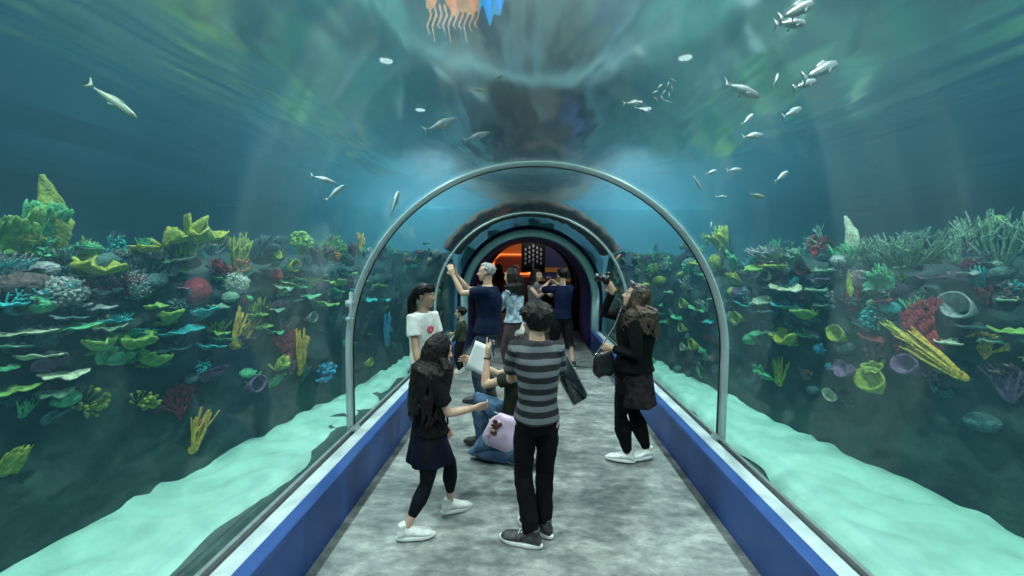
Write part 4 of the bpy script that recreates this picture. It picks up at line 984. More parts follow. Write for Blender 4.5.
    if style in ('long', 'wavy'):
        Lh = g('hair_len', .26) * H; down = V(*g('hair_dir', (0, -.12, -1))).normalized(); N = 110; wv = .012 if style == 'long' else .028
        for i in range(N):
            a = PI + (i / (N - 1)) * PI if i < N else 0
            a = math.radians(g('hair_arc', (170, 370))[0]) + (i / (N - 1)) * math.radians(g('hair_arc', (170, 370))[1] - g('hair_arc', (170, 370))[0])
            q = V(math.cos(a), math.sin(a), 0); wv *= 1; st = T(q.x * .22, -.05 + q.y * .28, .95); p = T(q.x * .37, -.06 + q.y * .46, .62); p2 = T(q.x * .38, -.08 + q.y * .48, .30)
            pts = [st, p, p2]; Li = Lh * r.uniform(.78, 1.05); ph = r.uniform(0, 6)
            for k in range(1, 8):
                t = k / 7; out = (q.x * (.02 + .012 * math.sin(k)) * H) * (1 - .35 * t)
                pp = p2 + down * Li * t + Rh @ V(math.sin(ph + t * 9) * wv * H * .4 - q.x * .10 * hh * t, math.cos(ph + t * 9) * wv * H * .35, 0)
                if pp.z < nk.z + .03 * H:      # hang over the shoulders and back, outside the clothes
                    tt = max(0, (pp.z - P.z) / max(nk.z - P.z, .01)); cc, r5, f5 = fr(min(tt, 1)); dv = pp - cc; a5, b5 = dv.dot(r5), dv.dot(f5)
                    A5, B5 = (.105 * wf + .012) * H, (.064 * fat + .012) * H + g('ease', .01); q5 = math.hypot(a5 / A5, b5 / B5); lim = 1.0 + .035 * r.random()
                    if q5 < lim: pp = cc + (r5 * a5 + f5 * b5) * (lim / max(q5, .05)) + V(0, 0, pp.z - cc.z)
                pts.append(pp)
            rr = (.062 if style == 'long' else .052) * hh
            m.tube(pts, [rr, rr * 1.2, rr * 1.35] + [rr * (1.35 - .9 * k / 7) for k in range(1, 8)], 6)
    if style == 'ponytail':
        b = T(0, -.50, .62); dn = V(0, -.25, -1)
        for i in range(16):
            ph = r.uniform(0, 6); o = V(r.uniform(-.07, .07), r.uniform(-.05, .05), 0) * hh
            m.tube([T(0, -.42, .66) + o * .3, b + Rh @ o + V(0, 0, 0), b + Rh @ (V(0, -.12, -.35) * hh + o * 2), b + Rh @ (V(0, -.08, -1.0) * hh + o * 2.2), b + Rh @ (V(0, .02, -1.6) * hh + o)], [.05 * hh, .08 * hh, .09 * hh, .07 * hh, .02 * hh], 6)
        m.ell(b, (.10 * hh,) * 3)
    if g('fringe'):
        for i in range(18):
            a = math.radians(25 + 130 * i / 17); m.tube([T(math.cos(a) * .28, .05 + math.sin(a) * .22, .96), T(math.cos(a) * .35, .0 + math.sin(a) * .36, .82), T(math.cos(a) * .36, .0 + math.sin(a) * .37, .64)], [.04 * hh, .045 * hh, .02 * hh], 5)
    m.build('hair', hm, root, remesh=max(.0055, vx * .85), sm=3, crease=(.003, 60))
    spec['J'] = dict(root=root, arms=arms, legs=legs, hc=hc, Rh=Rh, hh=hh, nk=nk, P=P, fr=fr, H=H)
    root['x'] = 0; del root['x']
    return spec['J']

def world(J, p):
    r = J['root']; return Matrix.Rotation(r.rotation_euler.z, 3, 'Z') @ Vector(p) + r.location
def face(dx, dy): return math.atan2(-dx, dy)      # rotation so that local +y points along (dx, dy)

# striped shirt
def striped():
    m = mat('striped_jersey', (.1, .1, .1), .85, bump=.2, bscale=30); nt = m.node_tree; n = nt.nodes; L = nt.links; b = n['Principled BSDF']
    tc = n.new('ShaderNodeTexCoord'); sp = n.new('ShaderNodeSeparateXYZ'); ns = n.new('ShaderNodeTexNoise'); ns.inputs['Scale'].default_value = 5
    L.new(tc.outputs['Object'], sp.inputs[0]); L.new(tc.outputs['Object'], ns.inputs['Vector'])
    ma = n.new('ShaderNodeMath'); ma.operation = 'MULTIPLY_ADD'; ma.inputs[1].default_value = 1 / .068; L.new(sp.outputs['Z'], ma.inputs[0])
    m2 = n.new('ShaderNodeMath'); m2.operation = 'MULTIPLY'; m2.inputs[1].default_value = .35; L.new(ns.outputs['Fac'], m2.inputs[0]); L.new(m2.outputs[0], ma.inputs[2])
    fr = n.new('ShaderNodeMath'); fr.operation = 'FRACT'; L.new(ma.outputs[0], fr.inputs[0])
    r = n.new('ShaderNodeValToRGB'); r.color_ramp.interpolation = 'CONSTANT'; e = r.color_ramp.elements; e[0].color = (.006, .007, .012, 1); e[1].position = .52; e[1].color = (.115, .13, .145, 1)
    L.new(fr.outputs[0], r.inputs['Fac']); L.new(r.outputs[0], b.inputs['Base Color']); return m

def fl(px, py): p = at_z(px, py, 0); return p
PEOPLE = {}
# --- person in the striped shirt, back to the camera
o = at_z(535.5, 541, 0)
PEOPLE['stripe'] = person(dict(loc=(o.x, o.y, 0), rz=.12, H=1.44, label='person in a striped T-shirt and black trousers standing with back turned',
    wide=.86, fat=1.0, torso=1.04, head_off=(0, .02, -.032), head=.150, look=(.35, 0, 0), skin=SK['light'], hair='messy', volume=1.20, nape=.02, spine=(-.02, -.02, 1),
    footL=(-.022, -.03, .050), footR=(.040, .035, .050), toeL=(-1.0, .45, 0), toeR=(-.75, .8, 0), kneeL=(-.4, 1, 0), kneeR=(0, 1, 0),
    handR=(.02, .19, .64), elbowR=(.4, -.4, -.8), handL=(-.03, .21, .66), elbowL=(-.6, -.5, -.6), palmR=(-1, 0, .2), palmL=(1, 0, .2),
    trousers=cloth('black_trousers', (.005, .005, .007), bscale=18), tcrease=.008, cuff=.030, leg_ease=.008, shirt=striped(), hem=.005, ease=.015, sleeve=.66, sease=.016, screase=.010,
    shoes=(M_BSHOE, M_SOLE), shoe_len=.17))
# --- child with long black hair stepping to the right
a, b = at_z(406, 540, 0), at_z(450, 514, 0); c = (a + b) / 2
d = V(.93, .36, 0).normalized(); rz = face(d.x, d.y)
def L_(p, c, rz, H, z=None): q = Matrix.Rotation(-rz, 3, 'Z') @ (Vector(p) - Vector(c)); return (q.x / H, q.y / H, (z if z is not None else q.z) / H if z is None else z)
H = 1.22; c = V(c.x + .035, c.y, 0)
PEOPLE['girl'] = person(dict(loc=c, rz=rz, H=H, label='person with long black hair, black T-shirt and navy skirt stepping forward',
    head=.143, look=(.0, -.30, 0), skin=SK['light'], fat=1.22, wide=1.0, volume=1.04, hair='long', hair_len=.33, hair_arc=(140, 398), hair_dir=(0, -.10, -1), spine=(0, .05, 1), pelvis=(0, -.02, .515),
    footR=L_(a, c, rz, H, .055), footL=L_(b, c, rz, H, .060), toeR=(.12, 1, 0), toeL=(-.30, 1, 0), heelL=.12, kneeR=(0, 1, 0), kneeL=(0, 1, 0), leg_frac=.70, cuff=.022,
    handR=(.08, .20, .64), elbowR=(.3, -.5, -1), handL=(-.10, .06, .50), elbowL=(-.4, -.8, -.2), palmR=(-1, 0, .3), palmL=(1, 0, .3), curlR=.6, curlL=.6,
    trousers=cloth('dark_leggings', (.008, .010, .013)), leg_ease=.001, skirt=cloth('navy_skirt', (.004, .007, .020)), skirt_len=.225, flare=.104, flare_d=1.25,
    shirt=cloth('black_tee', (.006, .007, .008)), hem=.0, ease=.010, sleeve=.70, sease=.014, shoes=(M_WSHOE, M_SOLE), shoe_len=.175))
# --- person in black dress on the right, holding a camera up
a, b = at_z(630, 463, 0), at_z(647, 465, 0); c = V((a.x + b.x) / 2 - .01, (a.y + b.y) / 2 + .02, 0); rz = face(-.93, .20); H = 1.50
PEOPLE['dress'] = person(dict(loc=c, rz=rz, H=H, label='person in a black patterned dress and leggings raising a camera towards the tank',
    head=.138, look=(.1, .32, 0), skin=SK['light'], hair='wavy', hair_mat=M_HAIRB, hair_len=.17, hair_arc=(145, 395), volume=1.16, pelvis=(0, .040, .525), spine=(0, .0, 1), fat=1.50, wide=1.10,
    footL=(-.02, .05, .052), footR=(.05, -.06, .055), toeL=(.1, 1, 0), toeR=(-.55, 1, 0), kneeL=(0, 1, 0), kneeR=(0, 1, 0),
    handR=(.03, .155, .965), elbowR=(.2, .8, -.6), handL=(-.06, .15, .655), elbowL=(-.4, -.4, -1), palmR=(-1, 0, .1), palmL=(1, 0, .1), curlR=.7, curlL=.7, hdirR=(0, .5, .8),
    trousers=cloth('black_leggings', (.004, .0045, .005)), leg_ease=.001, leg_frac=.92, skirt=cloth('patterned_black', (.007, .007, .009), (.030, .020, .024), scale=22), skirt_len=.245, flare=.112, flare_d=1.15, skirt_shift=(0, -.015, 0),
    shirt=cloth('black_jacket', (.005, .006, .007)), hem=.04, ease=.020, sleeve=1.92, sease=.012, shoes=(M_WSHOE, M_SOLE), shoe_len=.15))
# --- grey haired man raising a phone to the left
o = at_z(481, 403, 0); c = V(o.x + .06, o.y + .12, 0); rz = face(-1, .10); H = 1.66
PEOPLE['man'] = person(dict(loc=c, rz=rz, H=H, label='grey haired person in a navy T-shirt and jeans holding up a phone with both hands',
    head=.134, look=(0, .04, 0), skin=SK['light'], hair='short', hair_mat=M_HAIRG, volume=1.06, hairline=.86, nape=.34, fat=1.45, wide=1.2,
    handR=(.03, .25, .925), elbowR=(.1, -.2, -1), handL=(-.06, .24, .92), elbowL=(-.2, -.2, -1), palmR=(-1, 0, 0), palmL=(1, 0, 0), curlR=.35, curlL=.35, hdirR=(-.1, .35, .9), hdirL=(.1, .35, .9), fspreadR=.3,
    footL=(-.07, .03, .05), footR=(.06, -.02, .05), trousers=cloth('dark_jeans', (.025, .040, .065), (.05, .075, .11)), cuff=.034, leg_ease=.010,
    shirt=cloth('navy_tee', (.005, .012, .036)), hem=-.06, ease=.014, sleeve=.62, sease=.014, shoes=(M_BSHOE, M_SOLEB), vox=.009))
# --- person kneeling on one knee
c = V(*at_z(511, 460, 0)); c.z = 0; rz = face(-.96, .28); H = 1.58
PEOPLE['kneel'] = person(dict(loc=c, rz=rz, H=H, label='person in olive top and blue jeans kneeling on one knee',
    pelvis=(.0, .0, .205), spine=(.0, -.16, 1), fat=1.2, head=.134, look=(0, .15, 0), skin=SK['light'], hair='short', nape=.2,
    footR=(.09, .20, .055), kneeR=(0, .5, 1), toeR=(0, 1, 0), footL=(-.05, -.045, .06), kneeL=(0, 1, -.7), toeL=(0, -1, 0), heelL=.0,
    handL=(-.06, .115, .575), elbowL=(-.2, .9, -1), hdirL=(0, -.05, 1), palmL=(.6, -.6, 0), pointL=0, curlL=.8, handR=(.05, .24, .50), elbowR=(.5, 0, -1), palmR=(-1, 0, 0),
    trousers=cloth('blue_jeans', (.035, .075, .14), (.08, .14, .23)), leg_frac=.97, cuff=.032, leg_ease=.014, tcrease=.010, shirt=cloth('olive_top', (.020, .026, .018)), hem=-.05, ease=.010, sleeve=.5,
    shoes=(M_BSHOE, M_SOLEB), shoe_len=.15))
# --- white T-shirt with a ponytail
c = V(*at_z(424, 448, 0)); c.z = 0; rz = face(.80, -.60); H = 1.47
PEOPLE['whitetee'] = person(dict(loc=c, rz=rz, H=H, label='person with a dark ponytail in a white T-shirt with a red print',
    head=.140, look=(.45, -.06, 0), skin=SK['mid'], hair='ponytail', fringe=True, volume=1.10, wide=.80, fat=1.1,
    handR=(.10, .10, .50), elbowR=(.3, -1, 0), handL=(-.10, .12, .52), trousers=cloth('black_jeans', (.012, .014, .018)), shirt=cloth('white_tee', (.74, .76, .74)), hem=.02, ease=.012, sleeve=.6, sease=.014,
    shoes=(M_WSHOE, M_SOLE), vox=.0075))
# --- small child at the left kerb
c = V(*at_z(461, 373, 0)); c.z = 0; rz = face(-1, .15); H = .98
PEOPLE['child'] = person(dict(loc=c, rz=rz, H=H, label='small child in dark clothes and white sneakers facing the left glass',
    head=.185, look=(0, .05, 0), torso=.92, skin=SK['light'], hair='messy', nape=.10, fat=1.1, trousers=cloth('charcoal_trousers', (.016, .018, .018)), shirt=cloth('dark_olive', (.045, .060, .038)), hem=-.05, sleeve=1.85,
    handR=(.08, .16, .60), elbowR=(.3, -.5, -1), handL=(-.10, .12, .50), palmR=(-1, 0, 0), shoes=(M_WSHOE, M_SOLE), vox=.0075))
# --- light blue shirt and white shorts
c = V(*at_z(513, 382, 0)); c.z = 0; rz = face(-.9, .45); H = 1.58
PEOPLE['plaid'] = person(dict(loc=c, rz=rz, H=H, label='person in a pale blue patterned shirt with long dark hair and a white bag',
    head=.142, look=(0, -.1, 0), skin=SK['mid'], hair='long', hair_len=.14, spine=(0, .03, 1), handR=(.06, .22, .68), elbowR=(.4, -.4, -1), handL=(-.02, .24, .70), palmR=(-1, 0, 0), palmL=(1, 0, 0),
    trousers=cloth('mauve_trousers', (.10, .075, .085)), shirt=cloth('blue_print', (.16, .26, .36), (.50, .62, .68), scale=16), hem=.06, ease=.02, sleeve=1.3, sease=.02, shoes=(M_WSHOE, M_SOLE), vox=.009))
# --- navy shirt with camera, seen from behind at the portal
c = V(*at_z(561, 368, 0)); c.z = 0; rz = face(-.45, .9); H = 1.58
PEOPLE['camman'] = person(dict(loc=c, rz=rz, H=H, label='person in a navy shirt and black shorts photographing with a camera at the portal',
    head=.136, look=(.2, -.05, 0), skin=SK['light'], hair='messy', volume=1.12, fat=1.1, wide=.95, handR=(.04, .20, .86), elbowR=(1, 0, -.5), handL=(-.05, .22, .85), elbowL=(-1, 0, -.5), palmR=(-1, 0, 0), palmL=(1, 0, 0), curlR=.8, curlL=.8,
    footR=(.10, -.07, .05), trousers=cloth('black_shorts', (.012, .012, .014)), leg_frac=-.35, cuff=.045, leg_ease=.02, shirt=cloth('navy_shirt', (.006, .012, .045)), ease=.016, sleeve=.8, sease=.014, shoes=(M_BSHOE, M_SOLE), vox=.009))
# --- grey dress, facing the camera at the portal
c = V(*at_z(535, 356, 0)); c.z = 0; rz = face(.75, -.65); H = 1.55
PEOPLE['greydress'] = person(dict(loc=c, rz=rz, H=H, label='person in a grey sleeveless dress with dark curly hair at the portal',
    head=.140, look=(.2, -.05, 0), skin=SK['light'], hair='wavy', hair_len=.09, handR=(.05, .24, .80), elbowR=(.5, -.2, -1), handL=(-.05, .24, .80), elbowL=(-.5, -.2, -1), palmR=(-1, 0, 0), palmL=(1, 0, 0),
    skirt=cloth('grey_dress', (.16, .16, .20), (.10, .10, .13), scale=20), skirt_len=.28, shirt=cloth('grey_top', (.16, .16, .20), (.10, .10, .13), scale=20), sleeve=.12, shoes=(M_BSHOE, M_SOLEB), vox=.009))
# --- two more in the hall
c = V(-.36, 10.9, 0)
PEOPLE['far1'] = person(dict(loc=c, rz=face(.5, -1), H=1.60, label='bald person in a pale top lit orange in the hall, left of the banner', head=.138, skin=SK['light'], hair='short', hair_mat=SK['light'], volume=1.01,
    trousers=cloth('far_trousers', (.03, .03, .04)), shirt=cloth('orange_lit_top', (.45, .28, .20)), shoes=(M_BSHOE, M_SOLEB), vox=.012))  # pale top, the orange light of the hall is put into its colour
c = V(-.78, 10.2, 0)
PEOPLE['far2'] = person(dict(loc=c, rz=face(-.8, .6), H=1.62, label='person with long dark hair and a dark red top in the hall, farthest left', head=.138, skin=SK['mid'], hair='long', hair_len=.16,
    trousers=cloth('far_trousers_b', (.02, .02, .03)), shirt=cloth('red_top', (.22, .035, .03)), shoes=(M_BSHOE, M_SOLEB), vox=.012))

# ------------------------------------------------------------------ things people hold and wear
def phone_at(p, yaw, tilt, label, size=(.075, .009, .155), name='phone'):
    e = empty(name, p, 0, label, 'phone'); R = Matrix.Rotation(yaw, 3, 'Z') @ Matrix.Rotation(tilt, 3, 'X'); e.rotation_euler = R.to_euler()
    MB().box((0, 0, 0), size, bevel=.003).build('phone_body', M_PHONE, e)
    MB().box((0, -size[1] / 2 - .0006, 0), (size[0] * .92, .001, size[2] * .93)).build('screen', mat('phone_screen', (.02, .05, .06), .1, emit=(.10, .45, .50), emit_s=.12), e, False)
    MB().box((size[0] * .24, size[1] / 2 + .001, size[2] * .38), (.026, .003, .026), bevel=.001).build('camera_lens', M_BLACKP, e, False)
    return e
def mid_hands(J, out=.05):
    d = []
    for s in (-1, 1): a = J['arms'][s]; d.append(a[2] + (a[2] - a[1]).normalized() * .0)
    return world(J, (d[0] + d[1]) / 2)
J = PEOPLE['man']; p = mid_hands(J) + V(-.02, 0, .10); phone_at(p, PI / 2 * -1 + .1, .1, 'black phone held up by the grey haired person')
# camera of the person in the dress
def camera_obj(p, yaw, label, pitch=0):
    e = empty('photo_camera', p, 0, label, 'camera'); e.rotation_euler = (Matrix.Rotation(yaw, 3, 'Z') @ Matrix.Rotation(pitch, 3, 'X')).to_euler()
    MB().box((0, 0, 0), (.125, .05, .08), bevel=.008).box((0, .0, .05), (.05, .045, .03), bevel=.006).build('camera_body', M_BLACKP, e)
    le = MB(); le.ring_loft([[V(math.cos(a) * r, y, math.sin(a) * r) for a in [2 * PI * k / 24 for k in range(24)]] for y, r in ((.02, .034), (.05, .034), (.052, .031), (.085, .031), (.09, .034), (.10, .034), (.10, .028), (.092, .026))])
    le.build('lens', M_BLACKP, e)
    MB().ell((0, .09, 0), (.026, .006, .026)).build('lens_glass', M_PHONE, e); return e
J = PEOPLE['dress']; camera_obj(world(J, J['arms'][1][2]) + V(-.05, .0, .10), face(-.93, .20), 'black camera held up by the person in the black dress', .2)
J = PEOPLE['camman']; camera_obj(mid_hands(J) + V(-.03, .05, .07), face(-.45, .9), 'black camera held by the person in the navy shirt')
# sunglasses pushed up on the head of the person in the dress
J = PEOPLE['dress']; T = lambda x, y, z: J['hc'] + J['Rh'] @ (V(x, y, z) * J['hh'])
e = empty('sunglasses', (0, 0, 0), 0, 'pale rimmed sunglasses pushed up on the wavy brown hair', 'sunglasses'); e.location = J['root'].location; e.rotation_euler = J['root'].rotation_euler
lensm = mat('sunglass_lens', (.35, .42, .45), .08, .3)
for s in (-1, 1):
    MB().ell(T(s * .17, .30, .98), V(.14, .05, .11) * J['hh'], J['Rh'] @ Matrix.Rotation(-.9, 3, 'X'), 16, 10).build('lens', lensm, e)
    MB().tube([T(s * .30, .28, .97), T(s * .42, .02, .74), T(s * .42, -.10, .68)], .004, 6).build('temple_arm', M_BLACKP, e)
# black shoulder bag of the person in the dress
def soft_bag(name, p, rz, w, h, d, M, label, strap=None, cat='bag', tilt=0, spots=None):
    e = empty(name, p, 0, label, cat); e.rotation_euler = (Matrix.Rotation(rz, 3, 'Z') @ Matrix.Rotation(tilt, 3, 'Y')).to_euler()
    m = MB(); rings = []
    for i in range(11):
        t = i / 10; z = -h / 2 + h * t; k = (1 - (2 * t - 1) ** 4 * .35) * (1.05 - .12 * t); dd = d * (1 - .55 * t ** 2) * (1 - (1 - t) ** 6 * .4)
        rings.append([V(math.copysign(abs(math.cos(a)) ** .55, math.cos(a)) * w / 2 * k, math.copysign(abs(math.sin(a)) ** .8, math.sin(a)) * dd / 2, z + .01 * math.sin(a * 3 + i)) for a in [2 * PI * q / 28 for q in range(28)]])
    m.ring_loft(rings); m.build('bag_body', M, e, crease=(.006, 20))
    MB().tube([V(-w * .46, 0, h * .47), V(0, 0, h * .50), V(w * .46, 0, h * .47)], .005, 6).build('zip', M_STEEL, e)
    if strap: MB().tube([Vector(q) for q in strap], .008, 6, flat=.4).build('strap', M, e)
    if spots:
        s = MB()
        for x, z, r1, r2 in spots[0]: s.ell(V(x, -d * .50 * (1 - .3 * abs(z) / h), z), (r1, .006, r2), u=10, v=6)
        s.build('printed_patch', spots[1], e)
        if len(spots) > 2:
            s = MB()
            for x, z, r1, r2 in spots[2]: s.ell(V(x, -d * .50 * (1 - .3 * abs(z) / h) - .003, z), (r1, .006, r2), u=10, v=6)
            s.build('pale_print', spots[3], e)
    return e
M_BAGB = mat('black_leather', (.010, .010, .012), .35, bump=.2, bscale=50); M_BAGP = mat('pale_pink_vinyl', (.62, .46, .62), .35, col2=(.56, .42, .60), scale=4)
p = at_y(604, 364, 3.22); soft_bag('shoulder_bag', p, .5, .20, .19, .09, M_BAGB, 'black shoulder bag at the hip of the person in the black dress', [(-.08, 0, .09), (.0, .01, .17), (.12, .02, .30), (.20, .03, .46)])
# pale pink bag of the kneeling person
p = at_y(503, 432, 3.0); soft_bag('hip_bag', p, .15, .27, .25, .09, M_BAGP, 'pale pink pouch bag with a dark printed patch on the kneeling person', [(.11, .0, .10), (.10, .06, .30), (.06, .12, .45)], tilt=.42,
    spots=([(-.085, .03, .035, .022), (-.075, -.015, .028, .020), (-.10, .065, .022, .016), (-.055, .055, .016, .020)], mat('dark_red_print', (.10, .02, .02), .5), [(-.112, -.045, .016, .014), (-.085, .0, .012, .010), (-.115, .015, .016, .012), (-.07, .075, .012, .010)], mat('cream_print', (.70, .62, .50), .5)))
# long flat black bag slung beside the striped shirt
e = empty('long_bag', at_y(568, 378, 2.62), 0, 'long flat black bag slung beside the striped shirt', 'bag'); e.rotation_euler = (Matrix.Rotation(-.50, 3, 'Y') @ Matrix.Rotation(.25, 3, 'Z')).to_euler()
M_GLOSSB = mat('glossy_black_sheet', (.012, .016, .018), .18, coat=.6)
m = MB(); m.box((0, 0, 0), (.125, .035, .36), bevel=.012); m.jitter(.006, 7); m.build('bag_body', M_GLOSSB, e)
for s in (-1, 1): MB().tube([(s * .060, -.019, -.175), (s * .063, -.022, 0), (s * .060, -.019, .175)], .004, 6).build('pale_edging', M_STEEL, e)
MB().tube([(-.03, 0, .17), (-.06, .0, .26), (-.10, -.03, .36), (-.10, -.06, .46)], .008, 6).build('strap', M_BAGB, e)
# paper held by the kneeling person, phone in the raised hand
e = empty('paper_sheet', at_y(479, 358, 3.45), 0, 'white sheet of paper held beside the raised hand', 'paper'); e.rotation_euler = (Matrix.Rotation(.35, 3, 'Y') @ Matrix.Rotation(-.25, 3, 'Z')).to_euler()
m = MB(); m.grid(lambda u, v: V(-.085 + .17 * u, .012 * math.sin(u * 3), -.13 + .26 * v), 10, 6); m.thicken(.002); m.build('paper', mat('white_paper', (.72, .75, .78), .7), e)
J = PEOPLE['kneel']; a = J['arms'][-1]; p = world(J, a[2]) + V(.035, -.005, .07); phone_at(p, -1.2, .1, 'slim phone in the raised hand of the kneeling person', (.07, .008, .14))
J = PEOPLE['kneel']; a = J['arms'][-1]; q = a[2].lerp(a[1], .10); ax = (a[2] - a[1]).normalized(); u = ax.orthogonal().normalized(); w_ = ax.cross(u)
m = MB(); m.tube([q + (u * math.cos(t) + w_ * math.sin(t)) * .0265 for t in [2 * PI * k / 24 for k in range(25)]], .007, 6, False); m.build('wristwatch', M_BLACKP, J['root'])
# red print on the white T-shirt
J = PEOPLE['whitetee']; H = J['H']; c, r, f = J['fr'](.70); m = MB()
for i in range(7): a = i * 2 * PI / 7; m.ell(c + f * (.056 * 1.1 * H + .024) + r * math.cos(a) * .022 + V(0, 0, 1) * math.sin(a) * .022 + f * 0, (.014, .014, .014), u=8, v=6)
m.build('red_print', mat('red_print', (.55, .05, .08), .7), J['root'])

p = at_y(517, 328, 5.55); soft_bag('hand_bag', p, .3, .22, .22, .10, mat('white_canvas', (.75, .78, .72), .8), 'white bag at the hip of the person in the pale blue patterned shirt', [(-.08, 0, .10), (-.02, .03, .30), (.04, .05, .46)])

# ------------------------------------------------------------------ fish
M_FS = mat('silver_fish', (.45, .50, .50), .35, .2, col2=(.28, .34, .36), scale=20); M_FY = mat('yellowish_fish', (.26, .30, .20), .5, col2=(.18, .22, .16), scale=14)
M_FO = mat('orange_reflection_fish', (.75, .20, .08), .45); M_FD = mat('dark_fish', (.06, .08, .08), .5)
def fish(px, py, lpx, ang, M, label, t=None, bend=0.0, frac=.5, group=None, fat=.16, turn=.35):
    lpx *= .8
    d = ray(px, py); 
    if t is None:       # between the acrylic and the water surface on this line of sight
        a = .3; q = CAM + d * a
        while math.hypot(q.x, q.z - ZC) < RT + .05 and a < 9: a += .02; q = CAM + d * a
        b = (WATER_Z - CAM.z) / max(d.z, 1e-3); b = min(b, a + 2.2, (Y1 - .4) / d.y); t = a + (b - a) * frac
    p = CAM + d * t; dep = t * d.dot(CROT @ V(0, 0, -1)); L = lpx / FPX * dep / max(math.cos(turn), .3)
    L = min(L, .55)
    e = empty('fish', p, 0, label, 'fish', group)
    X = CROT @ V(1, 0, 0); Y = CROT @ V(0, 1, 0); Z = CROT @ V(0, 0, 1)
    fx = (X * math.cos(ang) + Y * math.sin(ang)) * math.cos(turn) + Z * -math.sin(turn); fz = (V(0, 0, 1) - fx * fx.z).normalized(); fy = fz.cross(fx)
    e.rotation_euler = Matrix((fx, fy, fz)).transposed().to_euler()
    bw = lambda u: bend * L * (u - .5) ** 2 * 2
    rings = []
    for u, h, w in ((-.5, .02, .015), (-.46, .07, .045), (-.36, .13, .075), (-.2, .17, .095), (0, .17, .09), (.2, .125, .06), (.36, .06, .028), (.46, .038, .014)):
        rings.append([V(-u * L, math.cos(a) * w * L + bw(u), math.sin(a) * h * L * fat / .26) for a in [2 * PI * k / 14 for k in range(14)]])
    MB().ring_loft(rings).build('body', M, e)
    tl = MB(); n = [(-.44, 0), (-.52, .05), (-.64, .15), (-.58, .02), (-.58, -.02), (-.64, -.15), (-.52, -.05)]
    tl.ring_loft([[V(x * L, y0 + bw(-x), z * L) for x, z in n] for y0 in (-.006 * L, .006 * L)]); tl.build('tail_fin', M, e)
    df = MB(); n = [(.22, .15), (.10, .235), (-.10, .20), (-.26, .10), (-.1, .12)]
    df.ring_loft([[V(x * L, y0 + bw(-x), z * L * fat / .26) for x, z in n] for y0 in (-.005 * L, .005 * L)]); df.build('dorsal_fin', M, e)
    pf = MB(); n = [(.12, -.02), (-.02, -.13), (-.06, -.08)]
    for s in (-1, 1): pf.ring_loft([[V(x * L, s * (.085 * L) + y0 + s * -.2 * z * L, z * L) for x, z in n] for y0 in (-.004 * L, .004 * L)])
    pf.build('pectoral_fins', M, e)
    if L > .08:
        for s in (-1, 1): MB().ell((.40 * L, s * .062 * L + bw(-.4), .02 * L), (.018 * L,) * 3, u=8, v=6).build('eye', M_FD, e)
    return e
D_ = math.radians
for a in [
 (115, 103, 50, D_(-40), M_FY, 'olive silver fish swimming down alone above the left reef', 3.0),
 (744, 91, 50, D_(-8), M_FS, 'silver fish near the water surface heading level to the right'),
 (776, 79, 20, D_(60), M_FS, 'small curled silver fish between two longer ones near the surface'),
 (822, 70, 64, D_(28), M_FS, 'longest silver fish rising to the right near the water surface'),
 (806, 84, 40, D_(24), M_FS, 'silver fish just under the longest rising one'),
 (798, 10, 66, D_(32), M_FS, 'highest silver fish at the top right of the tunnel'),
 (792, 24, 50, D_(14), M_FS, 'second highest silver fish, just under the topmost one'),
 (754, 136, 32, D_(12), M_FS, 'plump silver fish below the level swimming one'),
 (793, 112, 34, D_(28), M_FS, 'slim silver fish beside the plump one, tilted up'),
 (748, 119, 24, D_(40), M_FS, 'small silver fish just above the plump one'),
 (634, 103, 26, D_(12), M_FS, 'silver fish left of the little shoal over the nearest arch'),
 (642, 110, 18, D_(-10), M_FS, 'small silver fish under the little shoal over the nearest arch'),
 (782, 176, 26, D_(35), M_FS, 'pale fish low on the right, above the reef, tilted up'),
 (712, 172, 18, D_(20), M_FS, 'small pale fish right of the nearest arch, upper of two'),
 (698, 184, 18, D_(-50), M_FS, 'small pale fish right of the nearest arch, lower of two'),
 (735, 170, 22, D_(10), M_FS, 'pale fish midway between the arch and the tilted one'),
 (722, 197, 16, D_(5), M_FS, 'small pale fish just over the right reef'),
 (758, 196, 22, D_(-5), M_FY, 'yellowish fish just over the right reef'),
 (711, 225, 9, D_(70), M_FS, 'tiny bright fish hovering at the right of the nearest arch'),
 (480, 90, 18, D_(8), M_FY, 'small yellowish fish above the nearest arch, lower of two'),
 (499, 77, 12, D_(35), M_FY, 'tiny yellowish fish above the nearest arch, upper of two'),
 (443, 124, 40, D_(30), M_FS, 'faint grey fish above the nearest arch on the left'),
 (478, 136, 30, D_(25), M_FS, 'faint grey fish just above the nearest arch'),
 (395, 202, 30, D_(80), M_FS, 'pale fish swimming upright left of the nearest arch'),
 (325, 180, 26, D_(-15), M_FS, 'pale fish above the far left reef, upper of two'),
 (336, 192, 26, D_(50), M_FS, 'pale fish above the far left reef, lower of two'),
 (618, 257, 11, D_(40), M_FO, 'small orange reflection shaped as a fish, above the raised camera on the right'),  # an orange reflection, modelled as an added fish
 (660, 150, 8, D_(60), M_FD, 'small dark fish above the nearest arch on the right')]:
    fish(*a[:6], t=a[6] if len(a) > 6 else None)
for k, (px, py) in enumerate(((655, 92), (660, 86), (664, 92), (668, 84), (669, 95), (672, 88), (662, 98), (656, 99), (673, 80), (667, 101))):
    fish(px, py, 8, D_(30 + 13 * k), M_FS, 'tiny silver fish ' + ('at the left of', 'in the middle left of', 'in the heart of', 'near the top of', 'at the lower right of', 'right of the middle of', 'lowest left in', 'at the left edge, low, of', 'topmost in', 'lower middle of')[k] + ' the little shoal over the arch', group='little shoal of silver fish')

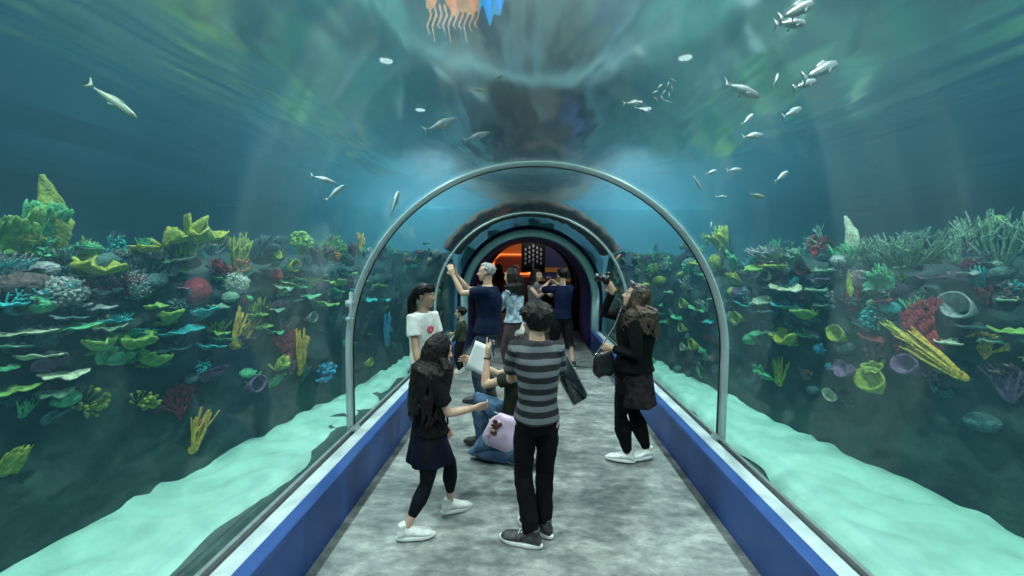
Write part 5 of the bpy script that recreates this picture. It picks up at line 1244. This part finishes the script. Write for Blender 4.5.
# ------------------------------------------------------------------ spotlights and added reflection shapes above the water
M_LENS = mat('spotlight_lens', (1, 1, 1), .4, emit=(.9, 1, 1), emit_s=5); M_HOUS = mat('spotlight_housing', (.03, .03, .03), .5)
for i, (x, y, z) in enumerate(TANK_LAMPS):
    sd, nth = ('left', 'right')[x > 0], ('nearest', 'second', 'third', 'fourth', 'fifth', 'farthest')[i % 6]
    e = empty('tank_spotlight', (x, y, z + .02), 0, f'round spotlight hanging over the {sd} tank, {nth} of its row', 'spotlight', 'spotlights above the tank')
    MB().ring_loft([[V(math.cos(a) * r, math.sin(a) * r, h) for a in [2 * PI * k / 20 for k in range(20)]] for h, r in ((.03, .085), (-.0, .11), (.0, .12), (.20, .10), (.24, .05))], True).build('housing', M_HOUS, e)
    MB().ring_loft([[V(math.cos(a) * .082, math.sin(a) * .082, h) for a in [2 * PI * k / 20 for k in range(20)]] for h in (.012, .028)]).build('lens', M_LENS, e)
    MB().tube([V(0, 0, .23), V(0, 0, 5.2 - z)], .012, 6, False).build('drop_rod', M_HOUS, e)
# orange and blue reflection in the water, built as added glowing sheets
e = empty('reflection_standin', at_z(467, 8, 3.3), 0, 'added glowing orange and blue fringed sheets standing in for a reflection', 'lamp')
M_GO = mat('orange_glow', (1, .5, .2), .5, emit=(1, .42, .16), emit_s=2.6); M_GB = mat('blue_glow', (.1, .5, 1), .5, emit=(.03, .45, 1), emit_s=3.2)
def reflection_sheet(x0, x1, z0, z1, M, nm, ph):
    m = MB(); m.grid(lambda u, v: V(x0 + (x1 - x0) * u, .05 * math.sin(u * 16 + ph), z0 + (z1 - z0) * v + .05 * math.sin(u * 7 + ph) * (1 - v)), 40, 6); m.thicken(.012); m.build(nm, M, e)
reflection_sheet(-.26, .08, .0, .18, M_GO, 'orange_reflection', 0); reflection_sheet(.07, .24, -.04, .34, M_GB, 'blue_reflection', 1.2)
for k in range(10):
    x = -.25 + .034 * k; MB().tube([V(x, .02, .03), V(x + .02, .0, -.04), V(x - .01, .01, -.10), V(x + .01, .0, -.16 - .05 * math.sin(k * 2))], [.008, .007, .005, .003], 6).build('reflection_streak', M_GO, e)
for sx in (-.24, .22): MB().tube([V(sx, 0, .17), V(sx, 0, 1.95)], .008, 6, False).build('added_wire', M_HOUS, e)
bpy.data.scenes.remove(WORK)
